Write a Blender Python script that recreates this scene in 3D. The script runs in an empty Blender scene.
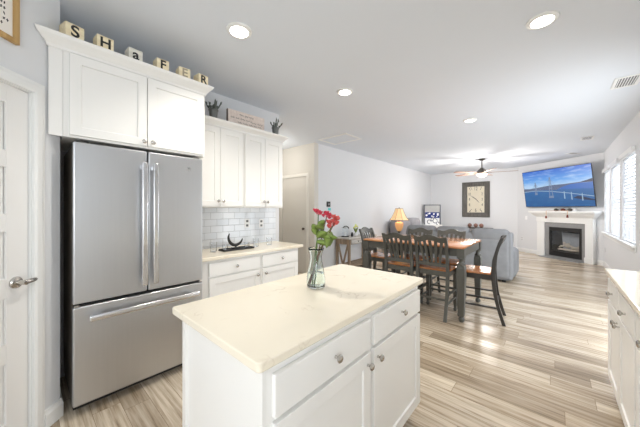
import bpy, bmesh, math, random
from mathutils import Vector, Matrix
random.seed(7)
SC = bpy.context.scene
COL = SC.collection
PI = math.pi
R = math.radians

# ------------------------------------------------------------------ camera
YAW = R(41.7)
FPX = 264.0
HZ = 209.0
cd = bpy.data.cameras.new('camera')
cam = bpy.data.objects.new('camera', cd)
COL.objects.link(cam)
cam.location = (0, 0, 1.37)
cam.rotation_euler = (R(90), 0, YAW)
cd.sensor_fit = 'HORIZONTAL'
cd.sensor_width = 36.0
cd.lens = FPX / 640.0 * 36.0
cd.shift_x = 0.0
cd.shift_y = -(213.5 - HZ) / 640.0
cd.clip_start = 0.02
SC.camera = cam

# ------------------------------------------------------------------ world, light, exposure
w = bpy.data.worlds.new('daylight')
SC.world = w
w.use_nodes = True
bg = w.node_tree.nodes['Background']
bg.inputs['Color'].default_value = (0.93, 0.97, 1.0, 1)
bg.inputs['Strength'].default_value = 1.9
CAN_W = 66.0          # each recessed ceiling light
FAN_W = 74.0
LAMP_W = 5.0
WIN_W = 20.0          # sky light falling through each window
SC.view_settings.view_transform = 'Standard'
SC.view_settings.look = 'None'
SC.view_settings.exposure = 0.43
SC.view_settings.gamma = 1.0
SC.view_settings.use_curve_mapping = False
# area lights; the kitchen and patio ones are fill added out of view
def area(name, loc, target, sx, sy, watts, col):
    l = bpy.data.lights.new(name, 'AREA')
    l.shape = 'RECTANGLE'
    l.size = sx
    l.size_y = sy
    l.energy = watts
    l.color = col
    o = bpy.data.objects.new(name, l)
    COL.objects.link(o)
    o.location = loc
    o.rotation_euler = (Vector(target) - Vector(loc)).to_track_quat('-Z', 'Y').to_euler()
    return o
for wy in (6.48, 7.77, 8.89):
    area('window_daylight', (1.25, wy, 1.6), (-1.0, wy - 0.4, 1.6), 0.9, 1.4, WIN_W, (0.92, 0.96, 1.0))
area('kitchen_fill', (1.2, -0.9, 1.6), (-1.0, -0.5, 1.5), 1.3, 0.95, 20.0, (0.94, 0.97, 1.0))  # fill light for the added kitchen window
area('patio_fill', (1.3, 4.45, 1.1), (-1.2, 6.2, 1.2), 2.2, 2.0, 48.0, (0.94, 0.97, 1.0))  # fill light for the added patio door

# ------------------------------------------------------------------ materials
def lin(c):
    return tuple(((v / 255) / 12.92) if v / 255 <= 0.04045 else (((v / 255) + 0.055) / 1.055) ** 2.4 for v in c)

def mat(name, rgb, rough=0.5, metal=0.0, var=0.04, scale=14.0, bump=0.0, emis=None, es=0.0, coat=0.0, stretch=None, spec=0.5):
    m = bpy.data.materials.new(name)
    m.use_nodes = True
    nt = m.node_tree
    p = nt.nodes['Principled BSDF']
    c = lin(rgb)
    p.inputs['Roughness'].default_value = rough
    p.inputs['Metallic'].default_value = metal
    p.inputs['Specular IOR Level'].default_value = spec
    if coat:
        p.inputs['Coat Weight'].default_value = coat
        p.inputs['Coat Roughness'].default_value = 0.1
    tc = nt.nodes.new('ShaderNodeTexCoord')
    mp = nt.nodes.new('ShaderNodeMapping')
    nt.links.new(tc.outputs['Object'], mp.inputs['Vector'])
    if stretch:
        mp.inputs['Scale'].default_value = stretch
    n = nt.nodes.new('ShaderNodeTexNoise')
    n.inputs['Scale'].default_value = scale
    n.inputs['Detail'].default_value = 4
    nt.links.new(mp.outputs[0], n.inputs['Vector'])
    mx = nt.nodes.new('ShaderNodeMix')
    mx.data_type = 'RGBA'
    mx.inputs['A'].default_value = tuple(max(0, v * (1 - var)) for v in c) + (1,)
    mx.inputs['B'].default_value = tuple(min(1, v * (1 + var)) for v in c) + (1,)
    nt.links.new(n.outputs['Fac'], mx.inputs['Factor'])
    nt.links.new(mx.outputs['Result'], p.inputs['Base Color'])
    if bump:
        b = nt.nodes.new('ShaderNodeBump')
        b.inputs['Strength'].default_value = bump
        b.inputs['Distance'].default_value = 0.004
        nt.links.new(n.outputs['Fac'], b.inputs['Height'])
        nt.links.new(b.outputs[0], p.inputs['Normal'])
    if emis:
        p.inputs['Emission Color'].default_value = lin(emis) + (1,)
        p.inputs['Emission Strength'].default_value = es
    return m

def ramp(nt, stops):
    r = nt.nodes.new('ShaderNodeValToRGB')
    while len(r.color_ramp.elements) < len(stops):
        r.color_ramp.elements.new(0.5)
    for e, (pos, c) in zip(r.color_ramp.elements, stops):
        e.position = pos
        e.color = lin(c) + (1,)
    return r

def mat_floor():
    m = bpy.data.materials.new('oak_plank_floor')
    m.use_nodes = True
    nt = m.node_tree
    p = nt.nodes['Principled BSDF']
    tc = nt.nodes.new('ShaderNodeTexCoord')
    # every row of planks is shifted by its own random length
    sx = nt.nodes.new('ShaderNodeSeparateXYZ')
    nt.links.new(tc.outputs['Object'], sx.inputs[0])
    dvd = nt.nodes.new('ShaderNodeMath'); dvd.operation = 'DIVIDE'; dvd.inputs[1].default_value = 0.152
    nt.links.new(sx.outputs['Y'], dvd.inputs[0])
    fl = nt.nodes.new('ShaderNodeMath'); fl.operation = 'FLOOR'
    nt.links.new(dvd.outputs[0], fl.inputs[0])
    wn = nt.nodes.new('ShaderNodeTexWhiteNoise'); wn.noise_dimensions = '1D'
    nt.links.new(fl.outputs[0], wn.inputs['W'])
    ml = nt.nodes.new('ShaderNodeMath'); ml.operation = 'MULTIPLY_ADD'; ml.inputs[1].default_value = 1.22
    nt.links.new(wn.outputs['Value'], ml.inputs[0])
    nt.links.new(sx.outputs['X'], ml.inputs[2])
    cb = nt.nodes.new('ShaderNodeCombineXYZ')
    nt.links.new(ml.outputs[0], cb.inputs['X'])
    nt.links.new(sx.outputs['Y'], cb.inputs['Y'])
    br = nt.nodes.new('ShaderNodeTexBrick')
    br.offset = 0.0
    br.inputs['Scale'].default_value = 1.0
    br.inputs['Brick Width'].default_value = 1.22
    br.inputs['Row Height'].default_value = 0.152
    br.inputs['Mortar Size'].default_value = 0.0013
    br.inputs['Mortar Smooth'].default_value = 0.2
    br.inputs['Color1'].default_value = (0, 0, 0, 1)
    br.inputs['Color2'].default_value = (1, 1, 1, 1)
    br.inputs['Mortar'].default_value = (0.5, 0.5, 0.5, 1)
    nt.links.new(cb.outputs[0], br.inputs['Vector'])
    # per-plank shift for the grain
    sc = nt.nodes.new('ShaderNodeVectorMath'); sc.operation = 'MULTIPLY'
    nt.links.new(br.outputs['Color'], sc.inputs[0])
    sc.inputs[1].default_value = (7, 13, 5)
    ad = nt.nodes.new('ShaderNodeVectorMath'); ad.operation = 'ADD'
    nt.links.new(tc.outputs['Object'], ad.inputs[0])
    nt.links.new(sc.outputs[0], ad.inputs[1])
    mp = nt.nodes.new('ShaderNodeMapping')
    mp.inputs['Scale'].default_value = (0.8, 15.0, 1)
    nt.links.new(ad.outputs[0], mp.inputs['Vector'])
    n = nt.nodes.new('ShaderNodeTexNoise')
    n.inputs['Scale'].default_value = 2.6
    n.inputs['Detail'].default_value = 7
    n.inputs['Roughness'].default_value = 0.62
    n.inputs['Distortion'].default_value = 0.25
    nt.links.new(mp.outputs[0], n.inputs['Vector'])
    r = ramp(nt, [(0.30, (146, 130, 112)), (0.43, (191, 177, 158)), (0.55, (215, 203, 186)), (0.72, (236, 227, 212))])
    nt.links.new(n.outputs['Fac'], r.inputs[0])
    r2 = ramp(nt, [(0.0, (196, 188, 178)), (0.5, (234, 228, 220)), (1.0, (255, 253, 249))])
    nt.links.new(br.outputs['Color'], r2.inputs[0])
    mx = nt.nodes.new('ShaderNodeMix'); mx.data_type = 'RGBA'; mx.blend_type = 'MULTIPLY'
    mx.inputs['Factor'].default_value = 1
    nt.links.new(r.outputs[0], mx.inputs['A'])
    nt.links.new(r2.outputs[0], mx.inputs['B'])
    mo = nt.nodes.new('ShaderNodeMix'); mo.data_type = 'RGBA'
    mo.inputs['B'].default_value = lin((120, 98, 74)) + (1,)
    nt.links.new(br.outputs['Fac'], mo.inputs['Factor'])
    nt.links.new(mx.outputs['Result'], mo.inputs['A'])
    nt.links.new(mo.outputs['Result'], p.inputs['Base Color'])
    p.inputs['Roughness'].default_value = 0.24
    b = nt.nodes.new('ShaderNodeBump')
    b.inputs['Strength'].default_value = 0.25
    b.inputs['Distance'].default_value = 0.003
    nt.links.new(n.outputs['Fac'], b.inputs['Height'])
    nt.links.new(b.outputs[0], p.inputs['Normal'])
    return m

def mat_quartz():
    m = mat('cream_quartz', (243, 233, 213), 0.16, var=0.02, scale=5)
    nt = m.node_tree
    p = nt.nodes['Principled BSDF']
    tc = nt.nodes.new('ShaderNodeTexCoord')
    n = nt.nodes.new('ShaderNodeTexNoise')
    n.inputs['Scale'].default_value = 3.2
    n.inputs['Detail'].default_value = 6
    n.inputs['Distortion'].default_value = 1.2
    nt.links.new(tc.outputs['Object'], n.inputs['Vector'])
    r = ramp(nt, [(0.0, (0, 0, 0)), (0.485, (0, 0, 0)), (0.5, (255, 255, 255)), (0.515, (0, 0, 0))])
    nt.links.new(n.outputs['Fac'], r.inputs[0])
    n2 = nt.nodes.new('ShaderNodeTexNoise')
    n2.inputs['Scale'].default_value = 5.0
    nt.links.new(tc.outputs['Object'], n2.inputs['Vector'])
    r2 = ramp(nt, [(0.5, (0, 0, 0)), (0.66, (170, 170, 170))])
    nt.links.new(n2.outputs['Fac'], r2.inputs[0])
    mu = nt.nodes.new('ShaderNodeMath'); mu.operation = 'MULTIPLY'
    nt.links.new(r.outputs[0], mu.inputs[0])
    nt.links.new(r2.outputs[0], mu.inputs[1])
    mx = nt.nodes.new('ShaderNodeMix'); mx.data_type = 'RGBA'
    old = p.inputs['Base Color'].links[0].from_socket
    nt.links.new(mu.outputs[0], mx.inputs['Factor'])
    nt.links.new(old, mx.inputs['A'])
    mx.inputs['B'].default_value = lin((190, 170, 142)) + (1,)
    nt.links.new(mx.outputs['Result'], p.inputs['Base Color'])
    return m

def mat_tile():
    m = mat('white_subway_tile', (236, 239, 244), 0.08, var=0.01)
    nt = m.node_tree
    p = nt.nodes['Principled BSDF']
    tc = nt.nodes.new('ShaderNodeTexCoord')
    sp = nt.nodes.new('ShaderNodeSeparateXYZ')
    cb = nt.nodes.new('ShaderNodeCombineXYZ')
    nt.links.new(tc.outputs['Object'], sp.inputs[0])
    nt.links.new(sp.outputs['Y'], cb.inputs['X'])
    nt.links.new(sp.outputs['Z'], cb.inputs['Y'])
    br = nt.nodes.new('ShaderNodeTexBrick')
    br.inputs['Scale'].default_value = 1
    br.inputs['Brick Width'].default_value = 0.152
    br.inputs['Row Height'].default_value = 0.078
    br.inputs['Mortar Size'].default_value = 0.003
    br.inputs['Mortar Smooth'].default_value = 0.4
    br.inputs['Color1'].default_value = lin((238, 241, 246)) + (1,)
    br.inputs['Color2'].default_value = lin((228, 233, 240)) + (1,)
    br.inputs['Mortar'].default_value = lin((198, 202, 207)) + (1,)
    nt.links.new(cb.outputs[0], br.inputs['Vector'])
    nt.links.new(br.outputs['Color'], p.inputs['Base Color'])
    b = nt.nodes.new('ShaderNodeBump')
    b.invert = True
    b.inputs['Strength'].default_value = 0.6
    b.inputs['Distance'].default_value = 0.004
    nt.links.new(br.outputs['Fac'], b.inputs['Height'])
    nt.links.new(b.outputs[0], p.inputs['Normal'])
    return m

def mat_glass(name, rgb, rough=0.0, ior=1.45):
    m = bpy.data.materials.new(name)
    m.use_nodes = True
    p = m.node_tree.nodes['Principled BSDF']
    p.inputs['Base Color'].default_value = lin(rgb) + (1,)
    p.inputs['Transmission Weight'].default_value = 1
    p.inputs['Roughness'].default_value = rough
    p.inputs['IOR'].default_value = ior
    return m

def mat_pane():
    m = bpy.data.materials.new('clear_pane')
    m.use_nodes = True
    nt = m.node_tree
    nt.nodes.remove(nt.nodes['Principled BSDF'])
    o = nt.nodes['Material Output']
    a = nt.nodes.new('ShaderNodeBsdfTransparent')
    a.inputs[0].default_value = (0.95, 0.97, 0.98, 1)
    g = nt.nodes.new('ShaderNodeBsdfGlossy')
    g.inputs['Roughness'].default_value = 0.03
    x = nt.nodes.new('ShaderNodeMixShader')
    x.inputs[0].default_value = 0.06
    nt.links.new(a.outputs[0], x.inputs[1])
    nt.links.new(g.outputs[0], x.inputs[2])
    nt.links.new(x.outputs[0], o.inputs[0])
    return m

def mat_steel():
    m = mat('brushed_steel', (200, 201, 203), 0.36, 1.0, 0.03, 60, stretch=(1, 1, 0.03))
    return m

def mat_wood(name, dark, light, axis=0, rough=0.35, coat=0.0):
    m = mat(name, light, rough, coat=coat)
    nt = m.node_tree
    p = nt.nodes['Principled BSDF']
    tc = nt.nodes.new('ShaderNodeTexCoord')
    mp = nt.nodes.new('ShaderNodeMapping')
    s = [14, 14, 14]
    s[axis] = 1.2
    mp.inputs['Scale'].default_value = s
    n = nt.nodes.new('ShaderNodeTexNoise')
    n.inputs['Scale'].default_value = 2.0
    n.inputs['Detail'].default_value = 6
    n.inputs['Distortion'].default_value = 0.5
    r = ramp(nt, [(0.3, dark), (0.68, light)])
    nt.links.new(tc.outputs['Object'], mp.inputs['Vector'])
    nt.links.new(mp.outputs[0], n.inputs['Vector'])
    nt.links.new(n.outputs['Fac'], r.inputs[0])
    nt.links.new(r.outputs[0], p.inputs['Base Color'])
    return m

M = {}
M['wall'] = mat('wall_paint', (226, 227, 229), 0.85, var=0.008, scale=3)
M['hallwall'] = mat('hall_warm_tint', (222, 218, 210), 0.85, var=0.008, scale=3)  # wall colour with the warm hall light put into it
M['ceil'] = mat('ceiling_paint', (226, 231, 238), 0.9, var=0.008, scale=3)
M['trim'] = mat('white_trim', (240, 240, 238), 0.35, var=0.006)
M['door'] = mat('door_white', (238, 236, 233), 0.38, var=0.006)
M['halldoor'] = mat('hall_door_white', (234, 231, 223), 0.38, var=0.006)
M['cab'] = mat('cabinet_white', (243, 241, 237), 0.32, var=0.006)
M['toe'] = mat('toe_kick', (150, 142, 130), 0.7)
M['floor'] = mat_floor()
M['quartz'] = mat_quartz()
M['tile'] = mat_tile()
M['steel'] = mat_steel()
M['steelh'] = mat('bright_steel', (222, 222, 224), 0.2, 1.0, 0.02)
M['steelside'] = mat('fridge_side_grey', (140, 130, 118), 0.45, 0.3)
M['gasket'] = mat('black_gasket', (18, 18, 20), 0.6)
M['nickel'] = mat('satin_nickel', (192, 188, 182), 0.24, 1.0, 0.05)
M['bronze'] = mat('dark_nickel', (112, 104, 96), 0.3, 1.0, 0.05)
M['glass'] = mat_glass('aqua_glass', (248, 254, 252))
M['clear'] = mat_glass('clear_glass', (248, 250, 252))
M['water'] = mat_glass('water', (247, 252, 251), ior=1.33)
M['pane'] = mat_pane()
M['stem'] = mat('stem_green', (86, 112, 50), 0.5, var=0.2)
M['stemd'] = mat('stem_brown', (96, 62, 44), 0.5, var=0.2)
M['leaf'] = mat('leaf_green', (128, 150, 72), 0.42, var=0.3, scale=30)
M['petal'] = mat('petal_pink', (224, 70, 92), 0.5, var=0.2, scale=40)
M['petal2'] = mat('petal_coral', (230, 104, 98), 0.5, var=0.2, scale=40)
M['block'] = mat_wood('cream_block', (226, 208, 168), (246, 233, 200), 0, 0.6)
M['blockw'] = mat_wood('pale_block', (208, 204, 192), (232, 228, 216), 0, 0.6)
M['ink'] = mat('black_ink', (38, 36, 36), 0.6)
M['inkgrey'] = mat('grey_ink', (170, 158, 136), 0.6)
M['inkd'] = mat('faded_ink', (150, 140, 130), 0.7)
M['signwood'] = mat_wood('blush_board', (216, 200, 190), (234, 221, 212), 1, 0.7)
M['signedge'] = mat('sign_edge', (126, 112, 104), 0.7)
M['galv'] = mat('galvanised_grey', (112, 114, 112), 0.45, 0.6, 0.15, 30)
M['succ'] = mat('dusty_green', (98, 104, 98), 0.6, var=0.25)
M['oakframe'] = mat_wood('honey_oak_frame', (170, 132, 76), (206, 170, 112), 2, 0.45)
M['paper'] = mat('white_paper', (246, 240, 232), 0.8, var=0.01)
M['chair'] = mat('charcoal_paint', (84, 84, 79), 0.42, var=0.14, scale=20)
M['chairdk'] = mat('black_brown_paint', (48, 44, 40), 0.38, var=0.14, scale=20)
M['honey'] = mat_wood('honey_wood', (176, 108, 62), (224, 160, 108), 0, 0.22, 0.3)
M['sofa'] = mat('grey_microfibre', (140, 141, 144), 0.95, var=0.22, scale=7, bump=0.4)
M['sofad'] = mat('grey_recliner', (150, 148, 151), 0.95, var=0.12, scale=9, bump=0.4)
M['wthr'] = mat_wood('weathered_wood', (120, 102, 84), (172, 152, 130), 2, 0.7)
M['wthrg'] = mat_wood('greywashed_wood', (176, 172, 166), (208, 204, 198), 1, 0.7)
M['black'] = mat('matt_black', (30, 30, 32), 0.45)
M['granite'] = mat('grey_granite', (146, 146, 146), 0.25, var=0.35, scale=60)
M['fireblk'] = mat('firebox_black', (34, 33, 33), 0.4)
M['fireback'] = mat('grey_fire_panel', (190, 190, 194), 0.8, var=0.25, scale=30)
M['log'] = mat('pale_ceramic_log', (206, 192, 176), 0.9, var=0.4, scale=22, bump=0.6)
M['fandk'] = mat('fan_bronze', (88, 82, 76), 0.35, 0.6)
M['blade'] = mat_wood('fan_blade', (136, 110, 96), (176, 148, 134), 0, 0.5)
M['lampglow'] = mat('frosted_lens', (255, 250, 240), 0.4, emis=(255, 247, 234), es=9.0)
M['fanglow'] = mat('frosted_bowl', (255, 240, 225), 0.4, emis=(255, 226, 205), es=3.0)
M['shade'] = mat('parchment_shade', (226, 204, 168), 0.7, emis=(246, 190, 120), es=0.42, var=0.1)
M['amber'] = mat('amber_glass', (190, 140, 100), 0.2, emis=(255, 190, 120), es=0.3)
M['shaderim'] = mat('shade_trim', (150, 120, 84), 0.7)
M['bolt'] = mat('outlet_white', (244, 244, 244), 0.4)
M['slot'] = mat('outlet_slot', (120, 120, 122), 0.5)
M['teal'] = mat('teal_plastic', (96, 214, 212), 0.5)
M['navy'] = mat('navy_print', (38, 56, 128), 0.8, var=0.2)
M['greyc'] = mat('grey_print', (186, 186, 184), 0.8, var=0.08)
M['greyd'] = mat('grey_frame', (112, 116, 124), 0.6)
M['white'] = mat('plain_white', (244, 244, 244), 0.6, var=0.01)
M['clockface'] = mat('clock_cream', (226, 217, 196), 0.7, var=0.06, scale=6)
M['clockframe'] = mat_wood('clock_frame', (70, 66, 62), (108, 104, 98), 2, 0.5)
M['red'] = mat('pinecone_red', (116, 56, 44), 0.8, var=0.3)
M['rust'] = mat('rust_brown', (150, 112, 98), 0.7, var=0.25)
M['pinec'] = mat('pinecone_grey', (90, 86, 78), 0.9, var=0.3)
M['bead'] = mat('pale_bead', (226, 198, 176), 0.6)
M['board'] = mat_wood('board_wood', (176, 132, 84), (206, 164, 112), 2, 0.5)
M['sheer'] = mat('blind_white', (232, 235, 240), 0.5, var=0.005)
M['yellow'] = mat('yellow_flower', (232, 232, 130), 0.6)

# ------------------------------------------------------------------ mesh helpers
class MB:
    def __init__(self):
        self.bm = bmesh.new()

    def face(self, vs):
        try:
            return self.bm.faces.new(vs)
        except ValueError:
            return None

    def box(self, x0, x1, y0, y1, z0, z1, mx=None):
        c = [(x0, y0, z0), (x1, y0, z0), (x1, y1, z0), (x0, y1, z0), (x0, y0, z1), (x1, y0, z1), (x1, y1, z1), (x0, y1, z1)]
        v = [self.bm.verts.new((mx @ Vector(p)) if mx else p) for p in c]
        for f in ((3, 2, 1, 0), (4, 5, 6, 7), (0, 1, 5, 4), (1, 2, 6, 5), (2, 3, 7, 6), (3, 0, 4, 7)):
            self.face([v[i] for i in f])
        return self

    def loft(self, rings, caps=True, closed=True):
        vs = [[self.bm.verts.new(p) for p in r] for r in rings]
        n = len(vs[0])
        for a, b in zip(vs, vs[1:]):
            for i in range(n if closed else n - 1):
                j = (i + 1) % n
                self.face([a[i], a[j], b[j], b[i]])
        if caps:
            self.face(list(reversed(vs[0])))
            self.face(vs[-1])
        return self

    def prism(self, poly, axis, a, b, mx=None):
        # poly: 2-D outline; axis: 'x' -> (y,z), 'y' -> (x,z), 'z' -> (x,y)
        def P(u, v, t):
            p = {'x': (t, u, v), 'y': (u, t, v), 'z': (u, v, t)}[axis]
            return (mx @ Vector(p)) if mx else Vector(p)
        self.loft([[P(u, v, a) for u, v in poly], [P(u, v, b) for u, v in poly]])
        return self

    def lathe(self, prof, mx=None, seg=20, caps=True):
        rings = []
        for r, z in prof:
            ring = []
            for i in range(seg):
                t = 2 * PI * i / seg
                p = Vector((r * math.cos(t), r * math.sin(t), z))
                ring.append((mx @ p) if mx else p)
            rings.append(ring)
        self.loft(rings, caps)
        return self

    def tube(self, pts, r, seg=8, caps=True):
        pts = [Vector(p) for p in pts]
        rr = r if isinstance(r, (list, tuple)) else [r] * len(pts)
        rings = []
        up = Vector((0, 0, 1))
        prev = None
        for i, p in enumerate(pts):
            d = (pts[min(i + 1, len(pts) - 1)] - pts[max(i - 1, 0)]).normalized()
            if prev is None:
                a = d.cross(up)
                if a.length < 1e-3:
                    a = d.cross(Vector((1, 0, 0)))
            else:
                a = prev - d * prev.dot(d)
            a.normalize()
            prev = a
            b = d.cross(a)
            rings.append([p + (a * math.cos(2 * PI * k / seg) + b * math.sin(2 * PI * k / seg)) * rr[i] for k in range(seg)])
        self.loft(rings, caps)
        return self

    def sweep(self, path, prof, closed=False, mx=None):
        # path: 2-D points; profile: (out, h); out is to the right-hand side of the walking direction
        n = len(path)
        rings = []
        P2 = [Vector(p) for p in path]
        for i in range(n):
            if closed:
                d0 = (P2[i] - P2[i - 1]).normalized(); d1 = (P2[(i + 1) % n] - P2[i]).normalized()
            else:
                d0 = (P2[i] - P2[i - 1]).normalized() if i > 0 else (P2[1] - P2[0]).normalized()
                d1 = (P2[i + 1] - P2[i]).normalized() if i < n - 1 else d0
            n0 = Vector((d0.y, -d0.x)); n1 = Vector((d1.y, -d1.x))
            mvec = n0 + n1
            mvec.normalize()
            k = 1.0 / max(0.3, mvec.dot(n0))
            ring = []
            for o, h in prof:
                q = P2[i] + mvec * (o * k)
                p = Vector((q.x, q.y, h))
                ring.append((mx @ p) if mx else p)
            rings.append(ring)
        if closed:
            rings.append(rings[0])
            self.loft(rings, caps=False)
        else:
            self.loft(rings)
        return self

    def sphere(self, c, r, sx=1, sy=1, sz=1, seg=14, rings=9, mx=None):
        m = Matrix.Translation(c) @ Matrix.Diagonal((r * sx, r * sy, r * sz, 1))
        if mx:
            m = mx @ m
        bmesh.ops.create_uvsphere(self.bm, u_segments=seg, v_segments=rings, radius=1, matrix=m)
        return self

    def rbox(self, x0, x1, y0, y1, z0, z1, r, seg=4, mx=None):
        # rounded box
        b = bmesh.new()
        bmesh.ops.create_cube(b, size=1)
        for v in b.verts:
            v.co = Vector(((x0 + x1) / 2 + v.co.x * (x1 - x0), (y0 + y1) / 2 + v.co.y * (y1 - y0), (z0 + z1) / 2 + v.co.z * (z1 - z0)))
        bmesh.ops.bevel(b, geom=list(b.edges), offset=r, segments=seg, profile=0.5, affect='EDGES')
        if mx:
            bmesh.ops.transform(b, matrix=mx, verts=b.verts)
        me = bpy.data.meshes.new('tmp')
        b.to_mesh(me)
        b.free()
        self.bm.from_mesh(me)
        bpy.data.meshes.remove(me)
        return self

    def build(self, name, m, parent=None, smooth=False, bevel=0.0, seg=2, weld=True):
        if weld:
            bmesh.ops.remove_doubles(self.bm, verts=self.bm.verts, dist=1e-6)
        bmesh.ops.recalc_face_normals(self.bm, faces=self.bm.faces)
        me = bpy.data.meshes.new(name)
        self.bm.to_mesh(me)
        self.bm.free()
        mats = m if isinstance(m, (list, tuple)) else [m]
        for k in mats:
            me.materials.append(k)
        if smooth:
            for p in me.polygons:
                p.use_smooth = True
        o = bpy.data.objects.new(name, me)
        COL.objects.link(o)
        if smooth == 'auto':
            me.set_sharp_from_angle(angle=R(38))
        if parent:
            o.parent = parent
        if bevel:
            b = o.modifiers.new('edge', 'BEVEL')
            b.width = bevel
            b.segments = seg
            b.limit_method = 'ANGLE'
            b.angle_limit = R(35)
            b.harden_normals = False
        return o

def thing(name, label, cat, loc=(0, 0, 0), rz=0.0, group=None):
    o = bpy.data.objects.new(name, None)
    o.empty_display_size = 0.1
    COL.objects.link(o)
    o.location = loc
    o.rotation_euler = (0, 0, rz)
    o['label'] = label
    o['category'] = cat
    if group:
        o['group'] = group
    return o

def tag(o, label, cat, group=None):
    o['label'] = label
    o['category'] = cat
    if group:
        o['group'] = group
    return o

def struct(o):
    o['kind'] = 'structure'
    return o

def dup(root, loc, rz, label, group=None):
    r = root.copy()
    COL.objects.link(r)
    r.location = loc
    r.rotation_euler = (0, 0, rz)
    r['label'] = label
    if group:
        r['group'] = group
    def rec(a, b):
        for ch in list(a.children):
            c = ch.copy()
            COL.objects.link(c)
            c.parent = b
            rec(ch, c)
    rec(root, r)
    return r

def text(name, s, size, m, parent, mx, depth=0.001, font_shear=0.0, bold=0.0):
    cu = bpy.data.curves.new(name, 'FONT')
    cu.body = s
    cu.size = size
    cu.extrude = depth
    cu.shear = font_shear
    cu.offset = bold
    cu.align_x = 'CENTER'
    cu.align_y = 'CENTER'
    t = bpy.data.objects.new(name + '_tmp', cu)
    COL.objects.link(t)
    dg = bpy.context.evaluated_depsgraph_get()
    me = bpy.data.meshes.new_from_object(t.evaluated_get(dg))
    bpy.data.objects.remove(t)
    me.transform(mx)
    me.materials.clear()
    me.materials.append(m)
    me.name = name
    o = bpy.data.objects.new(name, me)
    COL.objects.link(o)
    if parent:
        o.parent = parent
    return o

def lathe_y(cx, y, cz):        # lathe axis +z of the profile points to local -y
    return Matrix.Translation((cx, y, cz)) @ Matrix.Rotation(R(90), 4, 'X')

def front_panel(mb, x0, x1, z0, z1, y0, t=0.02, rail=0.057, rec=0.009):
    # shaker front: framed with a recessed flat panel, faces -y
    def ring(a, b, c, d, y):
        return [mb.bm.verts.new(p) for p in ((a, y, c), (b, y, c), (b, y, d), (a, y, d))]
    B = ring(x0, x1, z0, z1, y0)
    O = ring(x0, x1, z0, z1, y0 - t)
    s = 0.003
    I = ring(x0 + rail, x1 - rail, z0 + rail, z1 - rail, y0 - t)
    J = ring(x0 + rail + s, x1 - rail - s, z0 + rail + s, z1 - rail - s, y0 - t + rec)
    for k in range(4):
        j = (k + 1) % 4
        mb.face([B[k], B[j], O[j], O[k]])
        mb.face([O[k], O[j], I[j], I[k]])
        mb.face([I[k], I[j], J[j], J[k]])
    mb.face(J)
    mb.face(list(reversed(B)))
    return mb

def knob(x, y, z, parent, m=None):
    MB().lathe([(0.0065, 0), (0.0055, 0.012), (0.010, 0.016), (0.0165, 0.021), (0.0165, 0.026), (0.011, 0.031), (0.003, 0.032)],
               lathe_y(x, y, z), 14).build('knob', m or M['nickel'], parent, smooth='auto')

# ------------------------------------------------------------------ the room
CE = 2.74
QX, QY = -2.445, 0.16           # outer corner of the pantry
XK = -3.0                       # kitchen wall
XL = -3.7                       # living room left wall
YH = 3.98                       # hall wall with door
YF = 10.8
XR = 0.88
TA, TB = Vector((-0.92, YF)), Vector((XR, 9.33))

struct(MB().box(-5.5, 1.02, -2.4, 10.95, -0.08, 0).build('floor', M['floor']))
struct(MB().box(-5.5, 1.02, -2.4, 10.95, CE, CE + 0.08).build('ceiling', M['ceil']))
PT = Matrix.Translation((QX, QY, 0)) @ Matrix.Rotation(R(135), 4, 'Z')     # pantry frame: x to the corner, front -y
# pantry diagonal wall with a door opening
DO1, DO0 = -0.185, -1.0         # door slab span along the wall
w_ = MB()
w_.box(DO1 + 0.006, -0.0, 0.0, 0.11, 0, CE, PT)
w_.box(-1.75, DO0 - 0.006, 0.0, 0.11, 0, CE, PT)
w_.box(DO0 - 0.006, DO1 + 0.006, 0.0, 0.11, 2.062, CE, PT)
struct(w_.build('wall_pantry', M['wall']))
struct(MB().box(XK, QX, QY - 0.1, QY, 0, CE).build('wall_recess', M['wall']))
struct(MB().box(XK - 0.12, XK, QY - 0.1, 2.47, 0, CE).build('wall_kitchen', M['wall']))
struct(MB().box(-5.5, XL, YH, YH + 0.12, 0, CE).build('wall_hall', M['hallwall']))
struct(MB().box(-5.5, -5.4, 2.3, YH, 0, CE).build('wall_hall_end', M['hallwall']))
struct(MB().box(-5.5, XK - 0.12, 2.35, 2.47, 0, CE).build('wall_hall_side', M['hallwall']))
struct(MB().box(XL - 0.12, XL, YH + 0.12, YF + 0.12, 0, CE).build('wall_left', M['wall']))
struct(MB().box(XL, TA.x + 0.1, YF, YF + 0.12, 0, CE).build('wall_far', M['wall']))
dv = (TB - TA)
TLEN = dv.length
tang = math.atan2(dv.y, dv.x)
TW = Matrix.Translation((TA.x, TA.y, 0)) @ Matrix.Rotation(tang, 4, 'Z')     # x along the fireplace wall, front -y
wf = MB()
wf.box(0, 1.135, 0, 0.12, 0, CE, TW)
wf.box(1.855, TLEN, 0, 0.12, 0, CE, TW)
wf.box(1.135, 1.855, 0, 0.12, 0, 0.20, TW)
wf.box(1.135, 1.855, 0, 0.12, 0.76, CE, TW)
struct(wf.build('wall_fireplace', M['wall']))
WIN = [(5.98, 6.98), (7.24, 8.26), (8.50, 9.24)]
WZ0, WZ1 = 0.83, 2.28
wr = MB()
ys = [-2.4] + [v for ab in WIN for v in ab] + [9.45]
wr.box(XR, XR + 0.14, -2.4, -1.60, 0, CE)
wr.box(XR, XR + 0.14, -1.60, -0.20, 0, 1.08)
wr.box(XR, XR + 0.14, -1.60, -0.20, 2.10, CE)
wr.box(XR, XR + 0.14, -0.20, 3.35, 0, CE)
wr.box(XR, XR + 0.14, 3.35, 5.55, 2.08, CE)
wr.box(XR, XR + 0.14, 5.55, WIN[0][0], 0, CE)
for k in range(2, len(ys), 2):
    wr.box(XR, XR + 0.14, ys[k], ys[k + 1], 0, CE)
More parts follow.
